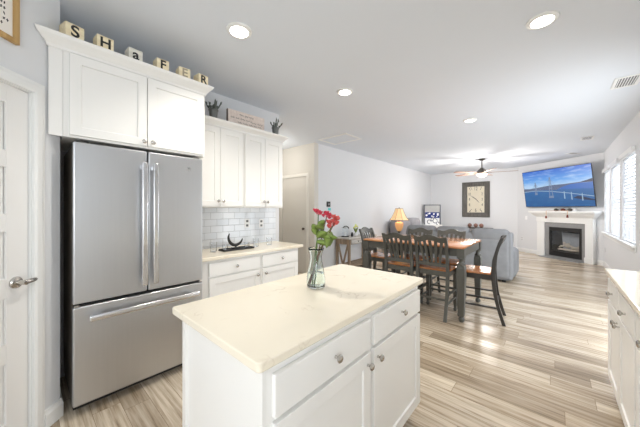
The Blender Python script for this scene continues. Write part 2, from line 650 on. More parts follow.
for a, b in WIN:
    wr.box(XR, XR + 0.14, a, b, 0, WZ0)
    wr.box(XR, XR + 0.14, a, b, WZ1, CE)
struct(wr.build('wall_right', M['wall']))

# baseboards
BBP = [(0, 0), (0.016, 0), (0.016, 0.085), (0.010, 0.10), (0.008, 0.115), (0, 0.118)]
def base(name, pts, m=None):
    struct(MB().sweep(pts, BBP).build(name, m or M['trim'], None))
d_ = Vector((-1, 1)).normalized()
q = Vector((QX, QY))
base('baseboard_pantry', [q + d_ * (-0.112), q, (QX - 0.30, QY)])
base('baseboard_kitchen', [(XK - 0.12, 2.47), (XK - 0.3, 2.47)])
base('baseboard_living', [(-3.86, YH), (XL, YH), (XL, YF), (TA.x, YF), TA + dv * 0.30])
base('baseboard_right', [TA + dv * 0.945, TB, (XR, 5.56)])

# windows with white slatted blinds
for i, (a, b) in enumerate(WIN):
    f = MB()
    fw = 0.035
    for y0, y1, z0, z1 in ((a, a + fw, WZ0, WZ1), (b - fw, b, WZ0, WZ1), (a + fw, b - fw, WZ0, WZ0 + fw), (a + fw, b - fw, WZ1 - fw, WZ1)):
        f.box(XR + 0.06, XR + 0.12, y0, y1, z0, z1)
    f.box(XR + 0.07, XR + 0.11, a + fw, b - fw, (WZ0 + WZ1) / 2 - 0.02, (WZ0 + WZ1) / 2 + 0.02)
    win = struct(f.build('window_%d' % (i + 1), M['trim'], None))
    MB().box(XR + 0.088, XR + 0.092, a + fw, b - fw, WZ0 + fw, WZ1 - fw).build('pane', M['pane'], win)
    s = MB()
    s.box(XR + 0.008, XR + 0.052, a + 0.006, b - 0.006, WZ0 + 0.004, WZ0 + 0.030)
    s.build('bottom_rail', M['sheer'], win, bevel=0.003)
    l = MB()
    n = 25
    for k in range(n):
        z = WZ0 + 0.06 + (WZ1 - WZ0 - 0.12) * k / (n - 1)
        mx = Matrix.Translation((XR + 0.03, 0, z)) @ Matrix.Rotation(R(-66), 4, 'Y')
        l.box(-0.026, 0.026, a + 0.006, b - 0.006, -0.0015, 0.0015, mx)
    l.build('blind_slats', M['sheer'], win)
    for yy in (a + 0.15, (a + b) / 2, b - 0.15):
        MB().box(XR + 0.006, XR + 0.008, yy - 0.010, yy + 0.010, WZ0 + 0.03, WZ1).build('ladder_tape', M['sheer'], win)
    h = MB().box(XR - 0.045, XR - 0.0005, a - 0.02, b + 0.02, WZ1 - 0.055, WZ1 + 0.02)
    h.build('valance', M['trim'], win, bevel=0.004)
tr = MB()
tr.box(XR - 0.05, XR, WIN[0][0] - 0.06, WIN[2][1] + 0.04, WZ0 - 0.03, WZ0)
tr.box(XR - 0.015, XR, WIN[0][0] - 0.04, WIN[2][1] + 0.03, WZ0 - 0.10, WZ0 - 0.03)
struct(tr.build('trim_1', M['trim'], bevel=0.004))

# kitchen window added out of view to brighten the island and cabinets
kw = MB()
for y0, y1, z0, z1 in ((-1.60, -1.54, 1.08, 2.10), (-0.26, -0.20, 1.08, 2.10), (-1.54, -0.26, 1.08, 1.13), (-1.54, -0.26, 2.05, 2.10), (-0.92, -0.88, 1.13, 2.05)):
    kw.box(XR + 0.04, XR + 0.10, y0, y1, z0, z1)
kwo = struct(kw.build('window_4', M['trim']))
for y0, y1 in ((-1.54, -0.92), (-0.88, -0.26)):
    MB().box(XR + 0.066, XR + 0.074, y0, y1, 1.13, 2.05).build('pane', M['pane'], kwo)
# sliding patio door added out of view in the right wall for daylight
pd = MB()
for y0, y1 in ((3.35, 3.42), (4.41, 4.49), (5.48, 5.55)):
    pd.box(XR + 0.04, XR + 0.10, y0, y1, 0, 2.08)
pd.box(XR + 0.04, XR + 0.10, 3.42, 5.48, 2.01, 2.08)
pd.box(XR + 0.04, XR + 0.10, 3.42, 5.48, 0.0, 0.05)
pdo = struct(pd.build('door_3', M['trim']))
for y0, y1 in ((3.42, 4.41), (4.49, 5.48)):
    MB().box(XR + 0.066, XR + 0.074, y0, y1, 0.05, 2.01).build('pane', M['pane'], pdo)

# interior doors
CAS = [(0, 0), (0, 0.016), (0.012, 0.021), (0.045, 0.018), (0.055, 0.012), (0.068, 0.010), (0.072, 0)]
def door5(idx, MX, x0, x1, h, mdoor, mcas, panels):
    # slab front is 15 mm behind the wall face (faces -y)
    mb = MB()
    y1, y0 = 0.05, 0.016
    st = 0.115
    mb.box(x0, x1, y0 + 0.014, y1, 0.012, h, MX)
    mb.box(x0, x0 + st, y0, y0 + 0.014, 0.012, h, MX)
    mb.box(x1 - st, x1, y0, y0 + 0.014, 0.012, h, MX)
    zs = [0.012] + [v for p in panels for v in p] + [h]
    for k in range(0, len(zs), 2):
        mb.box(x0 + st, x1 - st, y0, y0 + 0.014, zs[k], zs[k + 1], MX)
    for a, b in panels:
        g, e = 0.014, 0.042
        lo = [(x0 + st + g, y0 + 0.014, a + g), (x1 - st - g, y0 + 0.014, a + g), (x1 - st - g, y0 + 0.014, b - g), (x0 + st + g, y0 + 0.014, b - g)]
        hi = [(x0 + st + e, y0 + 0.003, a + e), (x1 - st - e, y0 + 0.003, a + e), (x1 - st - e, y0 + 0.003, b - e), (x0 + st + e, y0 + 0.003, b - e)]
        mb.loft([[MX @ Vector(p) for p in lo], [MX @ Vector(p) for p in hi]])
    d = struct(mb.build('door_%d' % idx, mdoor, bevel=0.0025))
    # casing and jamb: swept in the wall plane
    mc = MB()
    CM = MX @ Matrix(((1, 0, 0, 0), (0, 0, -1, 0), (0, 1, 0, 0), (0, 0, 0, 1)))
    mc.sweep([(x1 + 0.004, 0.0), (x1 + 0.004, h + 0.006), (x0 - 0.004, h + 0.006), (x0 - 0.004, 0.0)], CAS, mx=CM)
    mc.box(x1 + 0.001, x1 + 0.008, 0.0, 0.08, 0, h + 0.01, MX)
    mc.box(x0 - 0.008, x0 - 0.001, 0.0, 0.08, 0, h + 0.01, MX)
    mc.box(x0, x1, 0.0, 0.08, h + 0.001, h + 0.008, MX)
    mc.build('door_casing', mcas, d)
    return d
def lever(d, MX, x, z, m, sgn):
    a = MB()
    a.lathe([(0.033, 0), (0.033, 0.008), (0.028, 0.014), (0.013, 0.016), (0.011, 0.045), (0.014, 0.048), (0.014, 0.062), (0.004, 0.064)], MX @ lathe_y(x, 0.016, z), 18)
    pts = [(0, -0.038), (0.02, -0.042), (0.042, -0.041), (0.060, -0.032), (0.070, -0.020)]
    a.tube([MX @ Vector((x + sgn * p[0], p[1], z + 0.004 * math.sin(p[0] * 40))) for p in pts], [0.014, 0.013, 0.012, 0.011, 0.008], 10)
    a.build('door_handle', m, d, smooth='auto')
P5 = [(0.19, 0.52), (0.63, 0.88), (0.99, 1.245), (1.345, 1.60), (1.695, 1.955)]
d1 = door5(1, PT, DO0, DO1, 2.055, M['door'], M['trim'], P5)
lever(d1, PT, -0.255, 0.955, M['nickel'], 1)
HT = Matrix.Translation((0, YH, 0))
d2 = door5(2, HT, -4.70, -3.93, 2.055, M['halldoor'], M['halldoor'], P5)
MB().lathe([(0.03, 0), (0.03, 0.008), (0.012, 0.012), (0.012, 0.03), (0.027, 0.04), (0.03, 0.055), (0.02, 0.068), (0.003, 0.07)], lathe_y(-4.0, YH + 0.016, 0.95), 16).build('door_knob', M['bronze'], d2, smooth='auto')

# ------------------------------------------------------------------ kitchen wall: refrigerator
KR = PI / 2          # things on the kitchen wall face +x: local x -> world y, local -y -> world +x
FY0, FW = 0.212, 0.846
fr = thing('refrigerator', 'stainless steel french door refrigerator with bottom freezer drawer', 'refrigerator', (-2.34, FY0, 0), KR)
b = MB()
b.box(0.004, FW - 0.004, 0.075, 0.645, 0.06, 1.795)
b.box(0.03, FW - 0.03, 0.10, 0.62, 0.0, 0.06)
b.build('body', M['steelside'], fr)
MB().box(0.006, FW - 0.006, 0.055, 0.09, 0.028, 1.79).build('gasket', M['gasket'], fr)
def fdoor(x0, x1, z0, z1):
    m_ = MB().box(x0, x1, 0.0, 0.06, z0, z1)
    return m_
half = FW / 2
for x0, x1, hx in ((0, half - 0.004, half - 0.032), (half + 0.004, FW, half + 0.040)):
    dd = fdoor(x0, x1, 0.742, 1.812).build('door', M['steel'], fr, bevel=0.009, seg=3)
    hm = MB()
    hm.rbox(hx - 0.019, hx + 0.019, -0.066, -0.040, 0.80, 1.72, 0.008, 3)
    hm.box(hx - 0.010, hx + 0.010, -0.044, 0.002, 0.815, 0.85)
    hm.box(hx - 0.010, hx + 0.010, -0.044, 0.002, 1.67, 1.705)
    hm.build('handle', M['steelh'], dd, smooth='auto')
    if x0 > 0.1:
        bd = MB().lathe([(0.017, 0), (0.017, 0.002), (0.014, 0.003)], lathe_y(0.726, 0.0, 1.715), 24).build('badge', M['steelh'], dd)
        bd['label'] = 'round silver maker emblem'
        g = MB()
        for s in (-1, 1):
            g.tube([(0.726 + s * (0.003 + 0.006 * math.cos(t)), -0.0035, 1.715 + 0.007 * math.sin(t)) for t in [k * 0.5 for k in range(11)]], 0.0009, 5)
        g.build('monogram', M['slot'], bd)
fz = fdoor(0, FW, 0.07, 0.722).build('freezer_drawer', M['steel'], fr, bevel=0.009, seg=3)
hm = MB()
zz = 0.645
hm.rbox(0.075, FW - 0.045, -0.064, -0.040, zz - 0.021, zz + 0.021, 0.010, 3)
hm.box(0.10, 0.14, -0.044, 0.002, zz - 0.011, zz + 0.011)
hm.box(FW - 0.11, FW - 0.07, -0.044, 0.002, zz - 0.011, zz + 0.011)
hm.build('handle', M['steelh'], fz, smooth='auto')
for x in (0.05, FW - 0.05):
    MB().box(x - 0.035, x + 0.035, 0.03, 0.16, 1.797, 1.822).build('hinge_cover', M['gasket'], fr, bevel=0.004)
for x in (0.02, FW - 0.02):
    MB().box(x - 0.012, x + 0.012, -0.002, 0.05, 0.7245, 0.7355).build('hinge_pin', M['steelh'], fr)

# cabinet above the refrigerator
def carcass(cab, w, d, z0, z1, m=None, bevel=0.002):
    return MB().box(0, w, 0, d, z0, z1).build('carcass', m or M['cab'], cab, bevel=bevel)
UY0, UY1 = 0.168, 1.09
uc = thing('wall_cabinet', 'deep white two door cabinet above the refrigerator', 'cabinet', (-2.37, UY0, 0), KR)
uw = UY1 - UY0
carcass(uc, uw, 0.628, 1.84, 2.42)
MB().box(0.103 - UY0, -0.001, 0.0, 0.016, 1.84, 2.42).build('filler_strip', M['cab'], uc)
for x0, x1, kx in ((0.030, 0.464, 0.444), (0.470, 0.905, 0.500)):
    dd = front_panel(MB(), x0, x1, 1.855, 2.385, 0.0).build('door', M['cab'], uc, bevel=0.0015)
    knob(kx, -0.02, 1.885, dd)
CRN = [(0.0, 2.395), (0.008, 2.395), (0.012, 2.41), (0.030, 2.432), (0.050, 2.452), (0.056, 2.462), (0.060, 2.475), (0.0, 2.475)]
MB().sweep([(0.103 - UY0, 0.014), (0.103 - UY0, 0.0), (uw, 0.0), (uw, 0.34)], CRN).build('crown_moulding', M['cab'], uc)
MB().box(0.002, uw - 0.002, 0.002, 0.62, 2.42, 2.474).build('top_board', M['cab'], uc)

# tall end panel right of the refrigerator
tag(MB().box(-3.0, -2.455, 1.068, 1.086, 0.0, 1.838).build('end_panel', M['cab'], bevel=0.001), 'white panel standing between the refrigerator and the left counter', 'cabinet panel')

# right-hand wall cabinets
def wallcab(y0, y1, label, split=None):
    c = thing('wall_cabinet', label, 'cabinet', (-2.66, y0, 0), KR, )
    wd = y1 - y0
    carcass(c, wd, 0.34, 1.385, 2.25)
    mid = split if split else wd / 2
    for x0, x1, kx in ((0.012, mid - 0.002, mid - 0.028), (mid + 0.002, wd - 0.012, mid + 0.028)):
        dd = front_panel(MB(), x0, x1, 1.40, 2.225, 0.0).build('door', M['cab'], c, bevel=0.0015)
        knob(kx, -0.02, 1.455, dd)
    return c
wallcab(1.092, 1.670, 'white two door wall cabinet nearest the refrigerator')
wallcab(1.672, 2.245, 'white two door wall cabinet at the open end of the kitchen wall')
CR2 = [(o, h - 2.395 + 2.235) for o, h in CRN]
CR2 = [(o, 2.235 + (h - 2.235) * 0.9) for o, h in CR2]

cr = MB()
KM = Matrix.Translation((-2.66, 1.092, 0)) @ Matrix.Rotation(KR, 4, 'Z')
cr.sweep([(0.0, -0.0005), (1.1545, -0.0005), (1.1545, 0.34)], CR2, mx=KM)
cr.box(0.0, 1.154, 0.0, 0.338, 2.2505, 2.306, KM)
crown = tag(cr.build('crown_moulding', M['cab']), 'white crown moulding running along the top of the right wall cabinets', 'moulding')
CRZ = 2.307

# base cabinets and counter
def basecab(loc, rz, w, label, fronts, d=0.53, name='base_cabinet'):
    c = thing(name, label, 'cabinet', loc, rz)
    MB().box(0, w, 0, d, 0.105, 0.879).build('carcass', M['cab'], c, bevel=0.0015)
    MB().box(0.002, w - 0.002, 0.07, d - 0.01, 0.0, 0.105).build('toe_kick', M['cab'], c)
    for kind, x0, x1, z0, z1, kx, kz in fronts:
        if kind == 'drawer':
            o = MB().box(x0, x1, -0.02, 0, z0, z1).build('drawer', M['cab'], c, bevel=0.003)
        else:
            o = front_panel(MB(), x0, x1, z0, z1, 0.0).build('door', M['cab'], c, bevel=0.0015)
        knob(kx, -0.02, kz, o)
    return c
basecab((-2.46, 1.088, 0), KR, 0.669, 'white base cabinet with one drawer beside the refrigerator',
        [('drawer', 0.08, 0.652, 0.722, 0.852, 0.362, 0.79), ('door', 0.08, 0.652, 0.12, 0.705, 0.615, 0.652)])
basecab((-2.46, 1.759, 0), KR, 0.578, 'white base cabinet with one drawer at the open end of the left counter',
        [('drawer', 0.018, 0.556, 0.722, 0.852, 0.293, 0.79), ('door', 0.018, 0.556, 0.12, 0.705, 0.052, 0.652)])
tag(MB().box(-2.998, -2.422, 1.088, 2.395, 0.880, 0.914).build('countertop', M['quartz'], bevel=0.006, seg=3), 'pale stone countertop on the base cabinets beside the refrigerator', 'countertop')
bs = tag(MB().box(-2.999, -2.990, 1.088, 2.40, 0.915, 1.384).build('tile_backsplash', M['tile']), 'glossy white subway tile backsplash under the wall cabinets', 'backsplash')

# outlets on the backsplash
def plate(name, label, cat, MX, w=0.07, h=0.115, kind='outlet', grp=None):
    o = MB().box(-w / 2, w / 2, -0.006, 0, -h / 2, h / 2).build(name, M['bolt'], None, bevel=0.002)
    o.matrix_world = MX
    tag(o, label, cat, grp)
    if kind == 'outlet':
        for z in (-0.028, 0.028):
            f = MB().rbox(-0.017, 0.017, -0.0085, -0.0055, z - 0.014, z + 0.014, 0.0012, 1)
            f.build('socket', M['slot'], o)
    elif kind == 'switch':
        MB().box(-0.017, 0.017, -0.010, -0.005, -0.034, 0.034).build('rocker', M['white'], o, bevel=0.001)
    return o
def on_k(y, z):
    return Matrix.Translation((-2.990, y, z)) @ Matrix.Rotation(KR, 4, 'Z')
plate('wall_outlet', 'white outlet on the tile backsplash nearer the refrigerator', 'outlet', on_k(1.93, 1.185))
plate('wall_outlet', 'white outlet on the tile backsplash nearer the open end', 'outlet', on_k(2.15, 1.175))

# ------------------------------------------------------------------ island
IX0, IX1, IY0, IY1 = -1.335, -0.648, 0.457, 1.762
isl = thing('kitchen_island', 'white kitchen island cabinet with two drawers and two doors', 'island', (-0.668, 0.497, 0), KR)
iw, idp = 1.208, 0.61
MB().box(0, iw, 0, idp, 0.105, 0.881).build('carcass', M['cab'], isl, bevel=0.002)
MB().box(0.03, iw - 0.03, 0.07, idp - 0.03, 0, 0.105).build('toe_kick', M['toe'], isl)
MB().box(-0.012, 0, 0.0, 0.028, 0.105, 0.881).build('corner_strip', M['cab'], isl)
MB().box(-0.012, 0, idp - 0.03, idp, 0.105, 0.881).build('corner_strip', M['cab'], isl)
for kind, x0, x1, z0, z1, kx, kz in (('drawer', 0.022, 0.590, 0.715, 0.852, 0.322, 0.787), ('drawer', 0.622, 1.197, 0.715, 0.852, 0.925, 0.790),
                                    ('door', 0.022, 0.590, 0.13, 0.698, 0.562, 0.648), ('door', 0.622, 1.197, 0.13, 0.698, 0.654, 0.650)):
    if kind == 'drawer':
        o = MB().box(x0, x1, -0.02, 0, z0, z1).build('drawer', M['cab'], isl, bevel=0.003)
    else:
        o = front_panel(MB(), x0, x1, z0, z1, 0.0, rail=0.06).build('door', M['cab'], isl, bevel=0.0015)
    knob(kx, -0.02, kz, o)
t_ = MB()
rr = 0.018
poly = []
for cx, cy, a0 in ((IX1 - rr, IY0 + rr, -90), (IX1 - rr, IY1 - rr, 0), (IX0 + rr, IY1 - rr, 90), (IX0 + rr, IY0 + rr, 180)):
    for k in range(6):
        a = R(a0 + 18 * k)
        poly.append((cx + rr * math.cos(a), cy + rr * math.sin(a)))
t_.prism(poly, 'z', 0.8825, 0.914)
tag(t_.build('island_countertop', M['quartz'], bevel=0.005, seg=3), 'cream veined quartz top of the island in the foreground', 'countertop')

# ------------------------------------------------------------------ right-hand counter
RR_ = -PI / 2        # faces -x: local x -> world -y
def rightcab(y1, y0, label):
    wd = y1 - y0
    h = wd / 2
    basecab((0.318, y1, 0), RR_, wd, label,
            [('drawer', 0.018, h - 0.012, 0.705, 0.85, h / 2, 0.775), ('drawer', h + 0.012, wd - 0.018, 0.705, 0.85, h * 1.5, 0.775),
             ('door', 0.018, h - 0.003, 0.12, 0.69, h - 0.035, 0.635), ('door', h + 0.003, wd - 0.018, 0.12, 0.69, h + 0.035, 0.635)], d=0.55)
rightcab(2.965, 2.035, 'white base cabinet at the far end of the right counter')
rightcab(2.033, 1.103, 'white base cabinet cut off by the right edge of the picture')
rightcab(1.101, 0.171, 'white base cabinet in the right counter nearest the camera')
tag(MB().box(0.285, 0.878, 0.16, 2.985, 0.880, 0.914).build('countertop', M['quartz'], bevel=0.006, seg=3), 'cream stone countertop along the right wall', 'countertop')

# ------------------------------------------------------------------ vase and flowers
VX, VY = -1.044, 1.137
vs = thing('flower_vase', 'clear aqua glass vase with narrow waist standing on the island', 'vase', (VX, VY, 0.9145))
outer = [(0.044, 0.0), (0.053, 0.006), (0.056, 0.03), (0.054, 0.06), (0.046, 0.105), (0.036, 0.15), (0.033, 0.175), (0.036, 0.195), (0.043, 0.215), (0.048, 0.228)]
inner = [(r - 0.003, z) for r, z in reversed(outer[1:])]
inner = [(a, max(z, 0.010)) for a, z in inner]
MB().lathe(outer + inner + [(0.03, 0.010)], None, 32, True).build('glass', M['glass'], vs, smooth=True)
wprof = [(0.001, 0.0105)] + [(r - 0.0034, max(z, 0.0105)) for r, z in outer[1:5]] + [(0.040, 0.095), (0.001, 0.095)]
wprof = [(0.001, 0.0105), (0.0485, 0.0105), (0.0520, 0.03), (0.0500, 0.06), (0.0455, 0.085), (0.001, 0.085)]
MB().lathe(wprof, None, 28).build('water', M['water'], vs, smooth='auto')
rt = Vector((math.cos(YAW), math.sin(YAW), 0))
fwd = Vector((-math.sin(YAW), math.cos(YAW), 0))
def stem_flower(label, base_off, neck, head, heads, mst, mpet, leaves, seed):
    # all offsets in (right, away, up) about the vase base
    rnd = random.Random(seed)
    t = thing('cut_flower', label, 'flower', (VX, VY, 0.9145), 0, None)
    def W(p):
        return rt * p[0] + fwd * p[1] + Vector((0, 0, p[2]))
    A, B, C = W(base_off), W(neck), W(head)
    pts = []
    for k in range(11):
        u = k / 10
        pts.append(A.lerp(B, u / 0.45) if u < 0.45 else B.lerp(C, (u - 0.45) / 0.55))
    for _ in range(2):
        pts = [pts[0]] + [(pts[i - 1] + pts[i] * 2 + pts[i + 1]) / 4 for i in range(1, 10)] + [pts[-1]]
    MB().tube(pts, [0.0034] * 6 + [0.0028] * 5, 8).build('stem', mst, t, smooth=True)
    for hx, hy, hz, r in heads:
        c = C + W((hx, hy, hz))
        mb = MB()
        if (c - C).length > 0.004:
            mb.tube([C, C.lerp(c, 0.6) + Vector((0, 0, -0.003)), c], 0.0014, 6)
        for k in range(6):
            a = 2 * PI * k / 6 + rnd.random()
            tilt = rnd.uniform(0.25, 0.7)
            d = Vector((math.cos(a) * tilt, math.sin(a) * tilt, 1.0)).normalized()
            side = d.cross(Vector((0, 0, 1))).normalized()
            nrm = side.cross(d)
            ring = []
            L = r * rnd.uniform(0.9, 1.15)
            up_, lo_ = [], []
            for uu, ww in ((0.0, 0.14), (0.3, 0.40), (0.65, 0.52), (0.9, 0.36), (1.0, 0.08)):
                q0 = c + d * (L * uu) + Vector((math.cos(a), math.sin(a), 0)) * (0.18 * L * uu * uu)
                ring.append([q0 - side * ww * L, q0 + nrm * 0.0012, q0 + side * ww * L, q0 - nrm * 0.0012])
            mb.loft(ring)
        mb.build('blossom', mpet, t, smooth=True)
    for (u, dx, dy, dz, L, wd) in leaves:
        p0 = pts[int(u * 10)]
        d = W((dx, dy, dz)).normalized()
        side = d.cross(fwd).normalized()
        ring = []
        for k in range(7):
            s = k / 6
            ww = wd * math.sin(PI * (0.08 + 0.92 * s)) ** 0.8 if s < 1 else 0.0005
            c0 = p0 + d * (L * s) + Vector((0, 0, -0.25 * L * s * s)) - fwd * (0.10 * L * s)
            ring.append([c0 - side * ww + fwd * 0.004 * s, c0 - fwd * 0.002, c0 + side * ww + fwd * 0.004 * s, c0 + fwd * 0.001])
        MB().loft(ring).build('leaf', M['leaf'], t, smooth=True)
    return t
def cluster(seed, n, spread, r):
    rn = random.Random(seed)
    return [(rn.uniform(-spread, spread), rn.uniform(-spread, spread) * 0.7, rn.uniform(-spread, spread) * 0.8, r * rn.uniform(0.85, 1.15)) for _ in range(n)]
stem_flower('pink cut flower standing highest at the left of the vase bouquet', (-0.018, 0.0, 0.013), (0.004, -0.004, 0.20), (0.014, -0.006, 0.425),
            cluster(1, 6, 0.020, 0.021), M['stem'], M['petal'],
            [(0.85, 0.5, -0.3, 0.9, 0.085, 0.018), (0.75, -0.4, -0.4, 0.8, 0.08, 0.017)], 1)
stem_flower('pink cut flower in the middle of the vase bouquet', (-0.030, -0.008, 0.013), (0.014, 0.004, 0.205), (0.062, 0.004, 0.412),
            cluster(2, 6, 0.021, 0.021), M['stemd'], M['petal'],
            [(0.8, -0.5, -0.6, 0.5, 0.09, 0.022), (0.75, 0.2, -0.9, 0.5, 0.08, 0.018)], 2)
stem_flower('coral cut flower leaning out at the right of the vase bouquet', (-0.036, 0.006, 0.013), (0.018, -0.010, 0.20), (0.112, -0.012, 0.385),
            cluster(3, 8, 0.026, 0.020), M['stemd'], M['petal2'],
            [(0.85, -0.2, -0.7, -0.6, 0.09, 0.024), (0.7, 0.6, -0.4, 0.3, 0.08, 0.018)], 3)
stem_flower('coral cut flower hanging lowest in the vase bouquet', (-0.008, 0.014, 0.013), (0.016, 0.008, 0.205), (0.092, 0.010, 0.355),
            cluster(4, 6, 0.024, 0.020), M['stem'], M['petal2'],
            [(0.9, 0.0, -0.9, -0.7, 0.095, 0.024)], 4)
stem_flower('budless leafy green stem at the left of the vase bouquet', (-0.026, 0.012, 0.013), (-0.004, 0.002, 0.20), (0.012, -0.010, 0.34),
            [], M['stem'], M['petal'],
            [(0.95, -0.30, -0.3, 0.8, 0.09, 0.020), (0.85, 0.5, -0.6, 0.6, 0.11, 0.024), (0.95, 0.8, -0.6, 0.0, 0.09, 0.024), (0.75, 0.9, -0.4, 0.1, 0.08, 0.018)], 5)

# ------------------------------------------------------------------ things on top of the cabinets
ZT = 2.4755
BK = [('S', 0.212, 0.102, 14, 'block', 'ink', 0.108), ('H', 0.375, 0.100, 6, 'block', 'ink', 0.098), ('a', 0.555, 0.095, 4, 'blockw', 'ink', 0.105),
      ('F', 0.740, 0.095, 2, 'block', 'ink', 0.10), ('E', 0.910, 0.095, -3, 'block', 'inkgrey', 0.10), ('R', 1.062, 0.095, 6, 'block', 'ink', 0.10)]
for ch, y, s, tw, mb_, mi, ls in BK:
    s, ls = s * 0.94, ls * 0.94
    o = thing('letter_block', 'wooden block with the letter %s on top of the refrigerator cabinet' % ch, 'letter block', (-2.385, y, ZT), KR + R(tw), 'letter blocks above the refrigerator')
    MB().box(-s / 2, s / 2, -s / 2, s / 2, 0, s).build('block', M[mb_], o, bevel=0.002)
    text('letter', ch, ls, M[mi], o, Matrix.Translation((0, -s / 2 - 0.001, s / 2)) @ Matrix.Rotation(R(90), 4, 'X'), 0.0008, 0.0, 0.0022)

def pot_plant(y, label, seed):
    rnd = random.Random(seed)
    o = thing('potted_succulent', label, 'plant', (-2.70, y, CRZ), 0.0, 'succulents above the wall cabinets')
    MB().lathe([(0.032, 0), (0.034, 0.004), (0.045, 0.100), (0.050, 0.103), (0.050, 0.112), (0.043, 0.112), (0.041, 0.098), (0.002, 0.098)], None, 18).build('pot', M['galv'], o, smooth='auto')
    f = MB()
    for k in range(7):
        a = k * 2.4 + rnd.random() * 0.5
        ln = rnd.uniform(0.07, 0.12)
        sp = rnd.uniform(0.25, 0.95)
        c = Vector((0.015 * math.cos(a), 0.015 * math.sin(a), 0.098))
        pts = [c + Vector((math.cos(a) * sp * ln * u, math.sin(a) * sp * ln * u, ln * (u - 0.15 * sp * math.sin(PI * u)))) for u in (0, 0.25, 0.5, 0.75, 1)]
        f.tube(pts, [0.006, 0.008, 0.008, 0.007, 0.003], 7)
        for u in (0.45, 0.8):
            p = c + (pts[-1] - c) * u
            f.sphere(p + Vector((rnd.uniform(-.01, .01), rnd.uniform(-.01, .01), 0)), 0.010, 1, 1, 1.4, 8, 6)
    f.build('foliage', M['succ'], o, smooth=True)
pot_plant(1.335, 'small spiky plant in a grey pot on the wall cabinets beside the refrigerator cabinet', 3)
pot_plant(2.165, 'small spiky plant in a grey pot at the open end of the wall cabinets', 8)

sg = thing('wooden_sign', 'pale wooden board sign with faded script on the wall cabinets', 'sign', (-2.72, 1.760, CRZ), KR - R(2))
MB().box(-0.24, 0.24, 0, 0.035, 0, 0.19).build('board', M['signwood'], sg, bevel=0.002)
MB().box(-0.244, -0.240, 0.0, 0.035, 0, 0.19).build('edge', M['signedge'], sg)
sq = MB()
rnd = random.Random(4)
for z, x0, x1, amp in ((0.150, -0.10, 0.06, 0.016), (0.105, -0.21, 0.02, 0.012), (0.095, 0.05, 0.19, 0.012), (0.060, -0.12, 0.19, 0.010)):
    x = x0
    while x < x1:
        ln = rnd.uniform(0.04, 0.08)
        n = 14
        pts = [(x + ln * k / n, -0.0008, z + amp * (0.6 * math.sin(k * 1.7 + z * 100) + 0.4 * math.sin(k * 0.9))) for k in range(n + 1)]
        sq.tube(pts, 0.0022, 5)
        x += ln + 0.016
sq.build('script', M['inkd'], sg)

# framed sign on the pantry wall
fs = thing('framed_sign', 'framed white sign with black lettering above the pantry door', 'sign', PT @ Vector((-0.270, 0, 2.285)), R(135))
W_, H_ = 0.50, 0.46
FMX = Matrix(((1, 0, 0, 0), (0, 0, -1, 0), (0, 1, 0, 0), (0, 0, 0, 1)))
PF = [(0, 0.002), (0, 0.024), (0.004, 0.028), (0.022, 0.028), (0.026, 0.022), (0.026, 0.002)]
MB().sweep([(0, 0), (0, H_), (-W_, H_), (-W_, 0)], [(-o, h) for o, h in PF], closed=True, mx=FMX).build('frame', M['oakframe'], fs)
MB().box(-W_ + 0.024, -0.024, -0.012, -0.002, 0.024, H_ - 0.024).build('panel', M['paper'], fs)
sq = MB()
rnd = random.Random(11)
for k in range(12):
    z = H_ - 0.075 - 0.028 * k
    x = -0.045 - rnd.uniform(0, 0.03)
    hgt = 0.016 if k else 0.026
    while x > -W_ + 0.08:
        ln = rnd.uniform(0.006, 0.014)
        if rnd.random() < 0.8:
            mx = Matrix.Translation((x - ln / 2, -0.0125, z)) @ Matrix.Rotation(R(rnd.choice((-20, 0, 12, 35))), 4, 'Y')
            sq.box(-ln / 2, ln / 2, -0.0006, 0.0008, -0.0022, 0.0022, mx)
            sq.box(-0.0018, 0.0018, -0.0006, 0.0008, -hgt / 2, hgt / 2, mx)
        x -= ln + 0.005
sq.build('lettering', M['ink'], fs)

# ------------------------------------------------------------------ things on the left counter
ZC = 0.9145
def tumbler(x, y, r, h, label):
    o = MB().lathe([(r * 0.86, 0), (r, h), (r - 0.0022, h), (r * 0.86 - 0.002, 0.008), (0.001, 0.008)], None, 22).build('drinking_glass', M['clear'], None, smooth='auto')
    o.location = (x, y, ZC)
    tag(o, label, 'glass', 'glasses on the left counter')
tumbler(-2.70, 1.335, 0.036, 0.105, 'clear glass beside the refrigerator on the left counter')
tumbler(-2.70, 1.865, 0.036, 0.100, 'clear glass just right of the black tray on the left counter')
tumbler(-2.70, 2.065, 0.036, 0.095, 'clear glass nearest the open end of the left counter')
ty = thing('serving_tray', 'black oblong tray on the left counter below the tiles', 'tray', (-2.68, 1.60, ZC), KR)
MB().rbox(-0.19, 0.19, -0.065, 0.065, 0.0, 0.012, 0.005, 3).build('base', M['black'], ty, smooth='auto')
MB().sweep([(-0.185, -0.06), (-0.185, 0.06), (0.185, 0.06), (0.185, -0.06)], [(0, 0.011), (0.004, 0.011), (0.004, 0.020), (0, 0.020)], closed=True).build('rim', M['black'], ty)
ms = thing('crescent_sculpture', 'black crescent sculpture on a foot in the middle of the tray', 'ornament', (-2.68, 1.585, ZC + 0.0125), KR)
MB().box(-0.042, 0.042, -0.03, 0.03, 0, 0.014).build('foot', M['black'], ms, bevel=0.003)
cz = 0.128
mb = MB()
pts, rad = [], []
for k in range(25):
    a = R(150 + (345 - 150) * k / 24)
    pts.append((0.088 * math.cos(a), 0, cz + 0.088 * math.sin(a)))
    rad.append(0.004 + 0.013 * math.sin(PI * k / 24) ** 0.7)
mb.tube(pts, rad, 10)
mb.box(-0.007, 0.007, -0.007, 0.007, 0.013, 0.042)
mb.build('crescent', M['black'], ms, smooth='auto')
